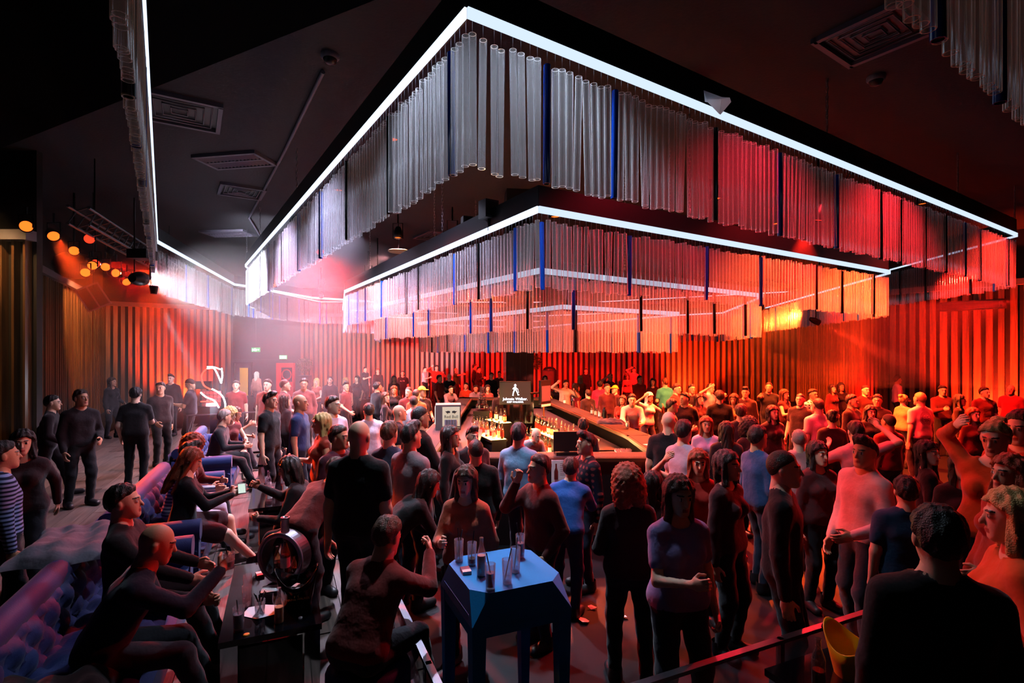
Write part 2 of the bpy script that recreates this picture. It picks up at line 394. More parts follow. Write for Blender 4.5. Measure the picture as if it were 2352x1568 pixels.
MB().lathe([(.018, -.02), (.018, -.031)], 12).build('bulb', emis('yellow_bulb', (1, .75, .3), 2.5), r)
p = at(915, 577, 14.0); r = empty('pendant_disc', (p.x, p.y, p.z), 0, 'flat disc lamp hanging on a rod above the inner chandelier', 'pendant')
MB().lathe([(.02, .06), (.27, .02), (.28, 0), (.25, -.02)], 24).build('disc', mat('pendant_white', srgb('b0a890'), .5, vary=.05), r)
MB().cyl((0, 0, .05), (0, 0, ZC - p.z), .012, n=6).build('rod', M_BLACK, r)

# exit signs over the entrance
def exit_sign(px, py, d, wd, ht, label, glyph):
    p = at(px, py, d); r = empty('exit_sign', p, 0, label, 'exit sign')
    MB().box((0, .03, 0), (wd, .05, ht)).build('housing', mat('sign_green', srgb('1f8a4a'), .5, emit=srgb('22b060'), es=.7, vary=.02), r)
    gm = emis('sign_white', (.85, 1, .9), 3.5)
    if glyph:
        m = MB(); w_ = wd * .12
        m.box((-.36 * wd, 0, -.05 * ht), (w_ * .6, .006, ht * .55)).box((-.22 * wd, 0, 0), (w_, .006, ht * .4))
        m.box((-.08 * wd, 0, .02 * ht), (w_ * .7, .006, ht * .6)).box((.06 * wd, 0, -.06 * ht), (w_, .006, ht * .45))
        m.box((.26 * wd, 0, 0), (wd * .22, .006, ht * .12))
        m.add([(.34 * wd, -.004, .22 * ht), (.44 * wd, -.004, 0), (.34 * wd, -.004, -.22 * ht)], [(0, 1, 2)])
        m.build('pictogram', gm, r)
    else: MB().box((0, 0, 0), (wd * .86, .006, ht * .7)).build('light_panel', gm, r)
    MB().cyl((0, .03, ht / 2), (0, .03, ZC - p.z - .01), .01, n=6).build('rod', M_BLACK, r)
exit_sign(587, 803, 28.6, .46, .24, 'green running man exit sign hanging left of the other', True)
exit_sign(650, 820, 28.9, .42, .22, 'plain lit green exit sign above the red hose cabinet', False)
# fire hose cabinet
p = at(655, 865, 29.6); r = empty('hose_cabinet', (p.x, 29.55, 0), 0, 'red fire hose cabinet with dark glass door by the entrance', 'cabinet')
MR = mat('cabinet_red', srgb('c81e12'), .45, vary=.08)
MB().box((0, .12, .95), (.98, .24, 1.9)).build('body', MR, r)
MB().box((.12, -.02, 1.25), (.6, .03, .8)).build('door', mat('smoked_glass', srgb('180a0a'), .15, vary=.05), r)
ring = [(math.cos(t) * .25 + .12, -.045, math.sin(t) * .28 + 1.25) for t in np.linspace(0, 2 * math.pi, 20, endpoint=False)]
MB().tube(ring, .035, 6, closed=True).build('hose_reel', mat('hose_red', srgb('a02018'), .6, vary=.1), r)
MB().cyl((.36, -.04, 1.55), (.36, -.07, 1.55), .02, n=8).build('handle', M_CHROME, r)
# ================================================================== TUBE CHANDELIERS
TD = .0625
LEDM = {1: M_LED, 2: M_LED2, 4: emis('led_diffuser_soft', (.66, .78, 1.0), 1.5), 3: emis('led_diffuser_bright', (.66, .78, 1.0), 1.9)}
def tube_mesh(name, L, m, n=10):
    mb = MB(); r = TD / 2; prof = [(r, 0), (r, -L)]
    mb.lathe(prof, n, cap0=False, cap1=False)
    for z in (0, -L):                                   # polished rim of the tube wall
        vs = []
        for rr in (r, r - .006):
            for i in range(n): vs.append((rr * math.cos(2 * math.pi * i / n), rr * math.sin(2 * math.pi * i / n), z))
        mb.add(vs, [(i, (i + 1) % n, n + (i + 1) % n, n + i) for i in range(n)], 1)
    return mb.mesh(name, [m, M_RIM if m is M_TUBE else m])
M_RIM = clear('acrylic_rim', (1, 1, 1), .9, .6, .2, .7)
def chandelier(label, pts, z, drop, tube_len, closed, fascia=.30, seed=1, pitch=.088, rows=1, chains=(), led=1, keep=300, hide=()):
    rnd = random.Random(seed); P = [Vector((x, y, 0)) for x, y in pts]
    root = empty('tube_chandelier', (P[0].x, P[0].y, z), 0, label, 'chandelier'); O = Vector((P[0].x, P[0].y, 0))
    segs = [(P[i], P[(i + 1) % len(P)]) for i in range(len(P) if closed else len(P) - 1)]
    c = sum(P, Vector()) / len(P)
    me = {'c': tube_mesh('tube', tube_len, M_TUBE), 'b': tube_mesh('tube_blue', tube_len, M_TUBEB), 'k': tube_mesh('tube_black', tube_len, M_TUBEK)}
    items = []; wires = MB()
    for si, (a, b) in enumerate(segs):
        d = b - a; L = d.length; t = d / L; n = Vector((t.y, -t.x, 0))
        if closed and (a + b) .dot(n) * .5 - c.dot(n) < 0: n = -n
        if not closed and n.dot(-((a + b) / 2)) < 0: n = -n               # open curtains light the room side
        ang = math.atan2(t.y, t.x); ml = (a + b) / 2 - O
        fx = MB().box((0, 0, fascia / 2 + .045), (L + .04, .05, fascia)).box((0, 0, .02), (L, .03, .05)).build('fascia', M_BLACK, root, ml, ang)
        if led:
            off = ml + n * .036
            MB().box((0, 0, 0), (L + .05, .02, .085)).build('led_strip', LEDM[led if isinstance(led, int) else led[si % len(led)]], root, off, ang)
        k = int(L / pitch); special = 0; cnt = rnd.randint(3, 8)
        for i in range(k):
            s = (i + .5) * L / k; cnt -= 1; kd = 'c'
            if cnt <= 0: kd = rnd.choice('bbk'); cnt = rnd.randint(8, 20)
            for rw in range(rows):
                p = a + t * (s + rnd.uniform(-.012, .012)) + n * ((rw - (rows - 1) / 2) * .09 + rnd.uniform(-.006, .006)) - O
                items.append((p, kd, rnd.uniform(-.02, .03), rnd.gauss(0, .012) + (rnd.choice((-1, 1)) * .035 if rnd.random() < .08 else 0), ang, si))
    gap = drop - tube_len
    order = sorted(range(len(items)), key=lambda i: (items[i][5] in hide, (items[i][0] + O).length))
    parts = set(order[:keep]); stuff = {q: MB() for q in 'cbk'}; allm = MB()
    for i, (p, kd, dz, tilt, ang, si) in enumerate(items):
        wires.add([p + Vector((-.0012, 0, -.0)), p + Vector((.0012, 0, 0)), p + Vector((.0012, 0, -gap + dz)), p + Vector((-.0012, 0, -gap + dz))], [(0, 1, 2, 3)])
        if i in parts:
            o = bpy.data.objects.new('tube', me[kd]); link(o, root); o.location = p + Vector((0, 0, -gap + dz)); o.rotation_euler = (0, tilt, ang)
        else:
            r = TD / 2; m = {'c': 0, 'b': 1, 'k': 2}[kd]; n8 = 8
            allm.lathe([(r, -gap + dz), (r, -gap + dz - tube_len)], n8, p, m, False, False)
    if allm.v: tag(allm.build('far_tubes', [M_TUBE, M_TUBEB, M_TUBEK], root), kind='stuff')
    tag(wires.build('suspension_wires', M_STEEL, root), kind='stuff')
    for (x, y) in chains:
        m = MB(); hz = ZC - z - fascia - .05; nl = int(hz / .06)
        for j in range(nl):
            zz = fascia + .05 + (j + .5) * hz / nl; dx, dy = (.012, 0) if j % 2 else (0, .012)
            m.tube([(-dx, -dy, zz - .036), (dx, dy, zz - .036), (dx, dy, zz + .036), (-dx, -dy, zz + .036)], .005, 4, closed=True)
        m.build('chain', M_STEEL, root, Vector((x, y, 0)) - O)
    return root
def along(a, b, s): return (a[0] + (b[0] - a[0]) * s, a[1] + (b[1] - a[1]) * s)
N1, L1, P1, Q1, F1, S1, R1 = (-.333, 4.0), (-7.83, 15.5), (-10.0, 22.0), (-9.6, 26.3), (4.0, 26.6), (12.3, 21.5), (10.98, 11.47)
chandelier('huge outer ring of clear hanging tubes under a white LED rail', [N1, L1, P1, Q1, F1, S1, R1], 2.5 + 2.56, 1.15, 1.0, True, seed=3, led=(3, 3, 1, 1, 1, 1, 1),
           chains=[along(N1, L1, .02), along(N1, L1, .47), along(N1, L1, .8), along(N1, R1, .4), along(N1, R1, .75), L1, R1])
N2, L2, P2, F2, S2, R2 = (.336, 6.53), (-4.84, 15.3), (-6.9, 21.5), (1.0, 25.2), (9.9, 20.5), (8.28, 11.57)
chandelier('second ring of hanging tubes inside the outer ring, just above the lower tiers', [N2, L2, P2, F2, S2, R2], 2.5 + 1.766, .97, .84, True, fascia=.26, seed=5, led=(3, 3, 1, 1, 1, 1),
           chains=[along(N2, L2, .3), along(N2, L2, .75), along(N2, R2, .3), along(N2, R2, .75)])
N3, L3, P3, F3, S3, R3 = (.41, 7.7), (-3.57, 13.7), (-4.3, 17.2), (1.5, 20.0), (6.2, 15.5), (5.23, 11.05)
chandelier('third ring of hanging tubes, showing as a middle tier over the bar', [N3, L3, P3, F3, S3, R3], 2.5 + 1.19, .86, .78, True, fascia=.12, led=2, seed=8, chains=[along(N3, L3, .5), along(N3, R3, .5)])
N4, L4, F4, R4 = (.96, 9.86), (-2.7, 15.4), (.6, 17.6), (3.65, 11.6)
chandelier('lowest and smallest ring of hanging tubes directly above the bar pillar', [N4, L4, F4, R4], 2.5 + .85, .85, .78, True, fascia=.10, led=2, seed=11, chains=[along(N4, L4, .5), along(N4, R4, .5)])
K0 = (-8.24, 12.15)
chandelier('long bent curtain of hanging tubes along the left side of the ceiling', [(-.75, .85), K0, (-10.5, 19.8), (-10.25, 20.5), (-9.4, 24.6), (-6.5, 26.9)], 2.5 + 2.56, 1.18, 1.0, False, seed=21, led=4,
           chains=[along((-.75, .85), K0, .5), K0])
chandelier('near curtain of hanging tubes crossing the upper right corner', [(.9, 1.66), (7.0, 5.85)], 2.5 + 2.56, 1.18, 1.0, False, seed=31, chains=[(3.0, 3.1), (5.6, 4.88)])
# folded napkin caught on the outer rail
p = at(1645, 236, 5.43); m = MB()
m.add([(-.13, 0, .13), (.05, -.02, .05), (.02, -.03, -.13), (-.09, -.01, .0), (.12, -.05, .03), (.13, -.06, -.02), (.03, -.04, -.14), (-.11, .02, .02)],
      [(0, 3, 2, 1), (1, 2, 6, 4), (4, 6, 5), (0, 1, 4, 7), (7, 3, 0)])
tag(m.build('paper_napkin', clear('napkin_tissue', (1, 1, 1), 1.0, 1.0, .5, 1.0, (.95, .93, 1)), loc=p), 'white folded napkin caught on the outer chandelier LED rail', 'napkin')
# small black speakers on the second ring frame
for (px, py, d, rz, lb) in ((1122, 482, 7.6, .6, 'small tilted black speaker standing on the second tube ring frame'), (1072, 508, 8.6, .4, 'tiny black spotlight body on the second ring frame left of the speaker')):
    p = at(px, py, d); r = empty('mini_speaker', p, rz, lb, 'speaker')
    MB().box((0, 0, 0), (.22, .2, .26) if d < 8 else (.16, .14, .14)).build('cabinet', M_BLKP, r); MB().box((0, -.105 if d < 8 else -.075, 0), (.18, .01, .2) if d < 8 else (.12, .01, .1)).build('grille', M_BLACK, r)
    MB().cyl((0, 0, -.1), (0, 0, -.3), .012, n=6).build('bracket', M_BLACK, r)
# ================================================================== PEOPLE: one smooth surface per body, clothes and hair on top
def smin(a, b, k):
    h = np.clip(.5 + .5 * (b - a) / k, 0, 1); return b + (a - b) * h - k * h * (1 - h)
def cap(p, a, b, ra, rb):
    a = np.asarray(a, np.float32); b = np.asarray(b, np.float32); ba = b - a; pa = p - a
    t = np.clip((pa @ ba) / max(float(ba @ ba), 1e-9), 0, 1); q = pa - t[:, None] * ba
    return np.sqrt((q * q).sum(1)) - (ra + (rb - ra) * t)
def ell(p, c, r):
    r = np.asarray(r, np.float32); q = (p - np.asarray(c, np.float32)) / r; k0 = np.sqrt((q * q).sum(1)); q2 = q / r; k1 = np.sqrt((q2 * q2).sum(1))
    return k0 * (k0 - 1) / np.maximum(k1, 1e-6)
def grid_pts(lo, hi, h):
    lo = np.asarray(lo, np.float32); n = np.ceil((np.asarray(hi) - lo) / h).astype(int) + 1
    g = np.stack(np.meshgrid(*[np.arange(k, dtype=np.float32) for k in n], indexing='ij'), -1).reshape(-1, 3) * h + lo
    return g.astype(np.float32), n, lo
def nets(Fv, n, lo, h):
    """surface nets: verts, quads of the zero level set"""
    Fv = Fv.reshape(n); S = Fv < 0; nx, ny, nz = n
    cnt = np.zeros((nx - 1, ny - 1, nz - 1), np.int8)
    for i in (0, 1):
        for j in (0, 1):
            for k in (0, 1): cnt += S[i:nx - 1 + i, j:ny - 1 + j, k:nz - 1 + k]
    act = (cnt > 0) & (cnt < 8); idx = -np.ones(act.shape, np.int64); A = np.argwhere(act); idx[act] = np.arange(len(A))
    acc = np.zeros((len(A), 3), np.float32); num = np.zeros(len(A), np.float32)
    C = [(i, j, k) for i in (0, 1) for j in (0, 1) for k in (0, 1)]
    for a in range(8):
        for b in range(a + 1, 8):
            ca, cb = np.array(C[a]), np.array(C[b])
            if abs(ca - cb).sum() != 1: continue
            fa = Fv[tuple((A + ca).T)]; fb = Fv[tuple((A + cb).T)]; m = (fa < 0) != (fb < 0)
            t = (fa[m] / (fa[m] - fb[m]))[:, None]; acc[m] += ca + t * (cb - ca); num[m] += 1
    V = (A + acc / num[:, None]) * h + lo; Q = []
    for ax in range(3):
        sl0 = [slice(None)] * 3; sl1 = [slice(None)] * 3; sl0[ax] = slice(0, -1); sl1[ax] = slice(1, None)
        ch = S[tuple(sl0)] != S[tuple(sl1)]; E = np.argwhere(ch); u, v = (ax + 1) % 3, (ax + 2) % 3
        ok = (E[:, u] > 0) & (E[:, v] > 0) & (E[:, u] < n[u] - 1) & (E[:, v] < n[v] - 1); E = E[ok]
        flip = ~S[tuple(E.T)]
        def cell(du, dv): q = E.copy(); q[:, u] += du; q[:, v] += dv; return idx[tuple(q.T)]
        q = np.stack([cell(-1, -1), cell(0, -1), cell(0, 0), cell(-1, 0)], 1); q[flip] = q[flip][:, ::-1]; Q.append(q)
    return V, np.concatenate(Q)
def np_mesh(name, V, Q, mats, mi=None):
    me = bpy.data.meshes.new(name); me.vertices.add(len(V)); me.vertices.foreach_set('co', np.ascontiguousarray(V, np.float32).ravel())
    me.loops.add(Q.size); me.loops.foreach_set('vertex_index', Q.ravel().astype(np.int32))
    me.polygons.add(len(Q)); me.polygons.foreach_set('loop_start', np.arange(0, Q.size, 4, dtype=np.int32)); me.polygons.foreach_set('loop_total', np.full(len(Q), 4, np.int32))
    me.polygons.foreach_set('use_smooth', np.ones(len(Q), bool))
    for m in mats: me.materials.append(m)
    if mi is not None: me.polygons.foreach_set('material_index', mi.astype(np.int32))
    me.update(); me.validate(); return me

# ---- head (face towards -Y, origin between the ears)
def head_geo(sex):
    h = .0072; g, n, lo = grid_pts((-.11, -.15, -.15), (.11, .14, .14), h); f = sex == 'f'
    p = g.copy(); p[:, 0] = np.abs(p[:, 0])
    d = ell(p, (0, .012, .025), (.074, .094, .095))
    d = smin(d, ell(p, (0, -.024, -.038), (.056 if f else .060, .070, .080)), .03)
    d = smin(d, cap(p, (0, -.072, -.094), (.012, -.070, -.094), .019 if f else .023, .019 if f else .023), .03)
    d = smin(d, cap(p, (0, -.092, .008), (0, -.109, -.026), .007, .0115), .012)
    d = smin(d, cap(p, (0, -.086, .028), (.036, -.078, .026), .009 if f else .012, .009), .012)
    d = -smin(-d, ell(p, (.032, -.104, .008), (.020, .022, .013)), .012)
    d = np.minimum(d, np.sqrt(((p - np.array((.031, -.079, .007), np.float32)) ** 2).sum(1)) - .0125)
    d = smin(d, cap(p, (0, -.093, -.056), (.017, -.087, -.056), .008, .005), .006); d = smin(d, cap(p, (0, -.092, -.068), (.014, -.087, -.067), .008, .005), .006)
    d = smin(d, ell(p, (.076, .012, -.005), (.010, .020, .031)), .008)
    d = smin(d, cap(p, (0, .022, -.05), (0, .035, -.16), .050 if f else .056, .052 if f else .06), .03)
    V, Q = nets(d, n, lo, h); c = V[Q].mean(1); ax = np.abs(c[:, 0]); mi = np.zeros(len(Q), int)
    e = (np.sqrt((ax - .031) ** 2 + (c[:, 2] - .007) ** 2) < .0105) & (c[:, 1] < -.075); mi[e] = 1
    mi[e & (np.abs(ax - .031) < .0055)] = 2
    mi[(np.abs(c[:, 2] - .030) < .0055) & (ax > .012) & (ax < .048) & (c[:, 1] < -.06)] = 2
    mi[(np.abs(c[:, 2] + .062) < .011) & (ax < .021) & (c[:, 1] < -.088)] = 3
    return V, Q, mi
def hand_geo(curl):
    h = .0055; g, n, lo = grid_pts((-.04, -.085, -.21), (.085, .06, .03), h)
    d = cap(g, (0, 0, .02), (0, 0, -.02), .026, .026); d = smin(d, ell(g, (0, 0, -.05), (.017, .042, .055)), .015)
    for (y, L) in ((-.029, .072), (-.0095, .080), (.010, .074), (.028, .058)):
        a = np.array((0, y, -.088)); ang = curl * .5; fd = None
        for k, fr in enumerate((.45, .30, .25)):
            b = a + np.array((math.sin(ang), y * .35 * (k == 0), -math.cos(ang))) * (L * fr); dd = cap(g, a, b, .0090 - k * .0006, .0086 - k * .0006)
            fd = dd if fd is None else smin(fd, dd, .004); a = b; ang += curl
        d = smin(d, fd, .005)
    t1 = np.array((.008, -.034, -.030)); t2 = t1 + np.array((.014, -.026, -.030)); t3 = t2 + np.array((.012 + .012 * curl, -.008 + .014 * curl, -.030))
    d = smin(d, smin(cap(g, t1, t2, .013, .011), cap(g, t2, t3, .0105, .009), .005), .008)
    return nets(d, n, lo, h)
HEADS = {s: head_geo(s) for s in 'mf'}; HANDS = {'r': hand_geo(.45), 'g': hand_geo(1.0)}

def ik(a, b, l1, l2, pole):
    a = np.array(a, float); b = np.array(b, float); d = b - a; L = np.linalg.norm(d); mx = (l1 + l2) * .995
    if L > mx: b = a + d / L * mx; d = b - a; L = mx
    if L < abs(l1 - l2) + .02: L = abs(l1 - l2) + .02
    u = d / np.linalg.norm(d); x = (l1 * l1 - l2 * l2 + L * L) / (2 * L); hh = math.sqrt(max(l1 * l1 - x * x, 0))
    pl = np.array(pole, float); pl = pl - u * (pl @ u); pl /= max(np.linalg.norm(pl), 1e-6)
    return a + u * x + pl * hh, b
# poses: pelvis (y, z), forward pitch, side roll, head yaw/pitch, hands (x,y,z for a 1.75 m body; -y is in front), feet
POSES = {
 'stand': dict(rh=(-.24, -.03, .80), lh=(.25, .0, .80)),
 'stand_b': dict(rh=(-.22, -.10, .84), lh=(.17, -.24, .98), rf=(-.12, .03), lf=(.11, -.06), roll=.04, hy=.25),
 'hold': dict(rh=(-.10, -.34, 1.16), lh=(.23, -.06, .84), grip=1, rf=(-.11, .02), lf=(.12, -.05), hp=.1),
 'drink': dict(rh=(-.06, -.24, 1.46), lh=(.22, -.10, .88), grip=1, hp=-.08, pitch=.05),
 'dance': dict(rh=(-.30, -.20, 1.62), lh=(.26, -.30, 1.34), rf=(-.16, .02), lf=(.15, -.08), roll=.07, hp=.12, pitch=.06),
 'reach': dict(rh=(-.16, -.58, 1.10), lh=(.24, -.12, .86), pitch=.16, hp=.22),
 'lean': dict(py=.10, rh=(-.16, -.50, 1.06), lh=(.18, -.48, 1.06), pitch=.42, hp=-.15, rf=(-.11, .12), lf=(.11, .10)),
 'bend': dict(py=.20, rh=(-.18, -.42, .72), lh=(.20, -.40, .78), pitch=.85, hp=-.1, rf=(-.13, .16), lf=(.13, .06)),
 'phone': dict(rh=(-.06, -.34, 1.12), lh=(.06, -.33, 1.14), hp=.55, grip=1),
 'walk': dict(rh=(-.24, -.26, .90), lh=(.26, .20, .86), rf=(-.09, .24), lf=(.09, -.26), pitch=.08, pz=.91),
 'turn': dict(rh=(-.20, -.20, .92), lh=(.23, .05, .84), hy=-.75, roll=-.03, rf=(-.11, -.05), lf=(.12, .03)),
 'handhead': dict(rh=(-.16, -.10, 1.66), lh=(.23, -.14, .90), grip=0, hp=.2, roll=.05),
 'cross': dict(rh=(.10, -.22, 1.16), lh=(-.10, -.24, 1.12), grip=0),
 'point': dict(rh=(-.30, -.52, 1.40), lh=(.23, -.05, .84), hy=-.3),
 'sit': dict(pz=.56, py=.05, rh=(-.16, -.36, .66), lh=(.16, -.34, .66), rf=(-.12, -.52), lf=(.12, -.50), pitch=-.06, seat=1),
 'sit_lean': dict(pz=.56, py=.10, rh=(-.10, -.52, .92), lh=(.15, -.42, .66), rf=(-.14, -.46), lf=(.13, -.50), pitch=.50, hp=.05, grip=1, seat=1),
 'sit_phone': dict(pz=.56, py=.05, rh=(-.05, -.40, .80), lh=(.10, -.38, .80), rf=(-.06, -.62), lf=(.12, -.46), pitch=.12, hp=.45, grip=1, seat=1),
 'sit_turn': dict(pz=.56, py=.05, rh=(-.22, -.40, .72), lh=(.22, -.30, .70), rf=(-.13, -.54), lf=(.15, -.46), pitch=.22, hy=.6, hp=.1, seat=1),
}
FIG = {}
def rotx(a): c, s = math.cos(a), math.sin(a); return np.array(((1, 0, 0), (0, c, -s), (0, s, c)))
def rotz(a): c, s = math.cos(a), math.sin(a); return np.array(((c, -s, 0), (s, c, 0), (0, 0, 1)))
def roty(a): c, s = math.cos(a), math.sin(a); return np.array(((c, 0, s), (0, 1, 0), (-s, 0, c)))
def skeleton(pose, sex):
    P = dict(py=0, pz=.94, pitch=0, roll=0, hy=0, hp=0, rf=(-.10, .0), lf=(.10, -.02), grip=0, seat=0); P.update(POSES[pose]); f = sex == 'f'
    pel = np.array((0, P['py'], P['pz'])); R = rotx(P['pitch']) @ roty(P['roll']); s = R @ np.array((0, 0, 1.)); X = R @ np.array((1., 0, 0))
    sw = .148 if f else .172; J = dict(pel=pel, s=s, X=X, P=P)
    J['nb'] = pel + s * .495; up = s * .55 + np.array((0, 0, .45)); up /= np.linalg.norm(up); J['hc'] = J['nb'] + up * .148 + R @ np.array((0, -.012, 0))
    J['HR'] = rotx(P['pitch'] * .55) @ rotz(P['hy']) @ rotx(P['hp'])
    for k, sg in (('r', -1), ('l', 1)):
        sh = pel + s * .405 + X * (sg * sw); el, wr = ik(sh, P[k + 'h'], .285, .255, (sg * .5, .8, -.6)); J[k] = (sh, el, wr)
        hip = pel + X * (sg * .088) - np.array((0, 0, .03)); fx, fy = P[k + 'f']
        kn, an = ik(hip, (fx, fy, .085), .425, .415, (sg * .15, -1, .25)); J[k + 'g'] = (hip, kn, an)
    return J
def prims(J, sex):
    f = sex == 'f'; pel, s, X = J['pel'], J['s'], J['X']; T = []; c = lambda t, w, y=0: (pel + s * t + X * w + np.array((0, y, 0)))
    T += [(c(.0, -.075), c(.0, .075), .118 if f else .112, 0, .05), (c(.15, -.055), c(.15, .055), .092 if f else .108, 0, .07),
          (c(.30, -.062), c(.30, .062), .098 if f else .108, 0, .07), (c(.395, -.115 if f else -.138), c(.395, .115 if f else .138), .052 if f else .060, 0, .05)]
    for q in (-1, 1): T.append((c(.475, q * .03, .01), c(.405, q * .13), .045 if f else .052, 0, .04))
    if f: T += [(c(.29, -.07, -.075), c(.29, -.065, -.085), .058, 0, .03), (c(.29, .07, -.075), c(.29, .065, -.085), .058, 0, .03)]
    N = [(c(.45, 0, .015), J['hc'] + np.array((0, .02, -.08)), .054 if f else .062, -.004, .04)]
    a = .86 if f else 1.0; A1, A2, LG, FT = [], [], [], []
    for k in 'rl':
        sh, el, wr = J[k]; A1.append((sh, el, .054 * a, -.012 * a, .03)); A2.append((el, wr, .043 * a, -.015 * a, .02))
        hip, kn, an = J[k + 'g']; LG += [(hip, kn, .086, -.028, .05), (kn, an, .058, -.018, .03)]
        fx = .18 if k == 'l' else -.18; FT.append((an + np.array((0, .02, -.042)), an + np.array((fx * .15, -.150, -.048)), .040, -.006, .03))
    return T, N, A1, A2, LG, FT
def field(g, L, inf=0.0):
    d = None
    for (a, b, r, dr, k) in L:
        q = cap(g, a, b, r, r + dr); d = q if d is None else smin(d, q, k)
    return d - inf
def bounds(L, m=.15):
    P = np.array([q for p in L for q in p[:2]]); return P.min(0) - m, P.max(0) + m
def fig(kind, pose, sex, opt=None):
    key = (kind, pose, sex, opt)
    if key in FIG: return FIG[key]
    J = skeleton(pose, sex); T, N, A1, A2, LG, FT = prims(J, sex)
    if kind == 'skel': FIG[key] = J; return J
    if kind == 'body':
        L = T + N + A1 + A2 + LG + FT; h = .021; g, n, lo = grid_pts(*bounds(L), h); V, Q = nets(field(g, L), n, lo, h); mi = np.zeros(len(Q), int)
        hv, hq, hm = HEADS[sex]; hv = hv @ J['HR'].T + J['hc']; Q = np.concatenate([Q, hq + len(V)]); V = np.concatenate([V, hv]); mi = np.concatenate([mi, hm])
        for k in 'rl':
            sh, el, wr = J[k]; fd = (wr - el) / np.linalg.norm(wr - el); gv, gq = HANDS['g' if J['P']['grip'] else 'r']
            Z = -fd; ref = np.array((0, 0, 1.)) if abs(fd[1]) > .6 else np.array((0, -1., 0)); t = ref - Z * (ref @ Z); t /= np.linalg.norm(t); Y = -t; Xa = np.cross(Y, Z)
            v = gv.copy() * (.9 if sex == 'f' else 1.0)
            if k == 'l': v[:, 0] *= -1; gq = gq[:, ::-1]
            v = v @ np.stack([Xa, Y, Z], 1).T + wr + fd * .005; Q = np.concatenate([Q, gq + len(V)]); V = np.concatenate([V, v]); mi = np.concatenate([mi, np.zeros(len(gq), int)])
        o = np_mesh('person_body', V, Q, [M_BLKP] * 4, mi)
    elif kind == 'top':
        AL = (A1 + A2 if opt == 'long' else [(a, a + (b - a) * (.62 if opt == 'short' else .05), r, dr * .5, k) for (a, b, r, dr, k) in A1])
        L = T + AL; h = .019; g, n, lo = grid_pts(*bounds(L), h); wob = .004 * np.sin(g[:, 2] * 34 + g[:, 0] * 21 + 3 * np.sin(g[:, 1] * 17)) * np.clip((1.1 + J['pel'][2] - .94 - g[:, 2]) * 2, .3, 1)
        sv = J['s'].astype(np.float32); d = np.maximum(field(g, T, .017), (J['pel'] - J['s'] * .07).astype(np.float32) @ sv - g @ sv); d = smin(d, field(g, AL, .014), .03) + wob; nb = J['nb']; d = np.maximum(d, -(np.sqrt(((g - (nb + np.array((0, -.015, .045))).astype(np.float32)) ** 2).sum(1)) - (.078 if sex == 'm' else .10)))
        o = np_mesh('shirt', *nets(d, n, lo, h), [M_BLKP])
    elif kind == 'bottom':
        pel = [T[0]]
        if opt == 'skirt':
            L = pel + [(a, a + (b - a) * .8, r + .012, dr * .2, .08) for (a, b, r, dr, k) in LG[0::2]]
        elif opt == 'shorts': L = pel + [(a, b, r + .006, dr * .5, k) for (a, b, r, dr, k) in LG[0::2]]
        else: L = pel + [(a, a + (b - a) * 1.0, r + .004, dr, k) for (a, b, r, dr, k) in LG]
        h = .021; g, n, lo = grid_pts(*bounds(L), h); pl = J['pel']
        d = np.maximum(field(g, pel, .008), ((g - (pl + J['s'] * .06).astype(np.float32)) @ J['s'].astype(np.float32))); d = smin(d, field(g, L[1:], .009), .05) + .003 * np.sin(g[:, 2] * 45 + g[:, 0] * 30)
        o = np_mesh('trousers', *nets(d, n, lo, h), [M_BLKP])
    elif kind == 'shoe':
        out = []
        for q in FT:
            h = .017; g, n, lo = grid_pts(*bounds([q], .09), h); d = np.maximum(field(g, [q, (q[0], q[0] + np.array((0, 0, .07)), .040, .004, .03)], .012), .004 - g[:, 2]); out.append(np_mesh('shoe', *nets(d, n, lo, h), [M_BLKP]))
        o = out
    FIG[key] = o; return o

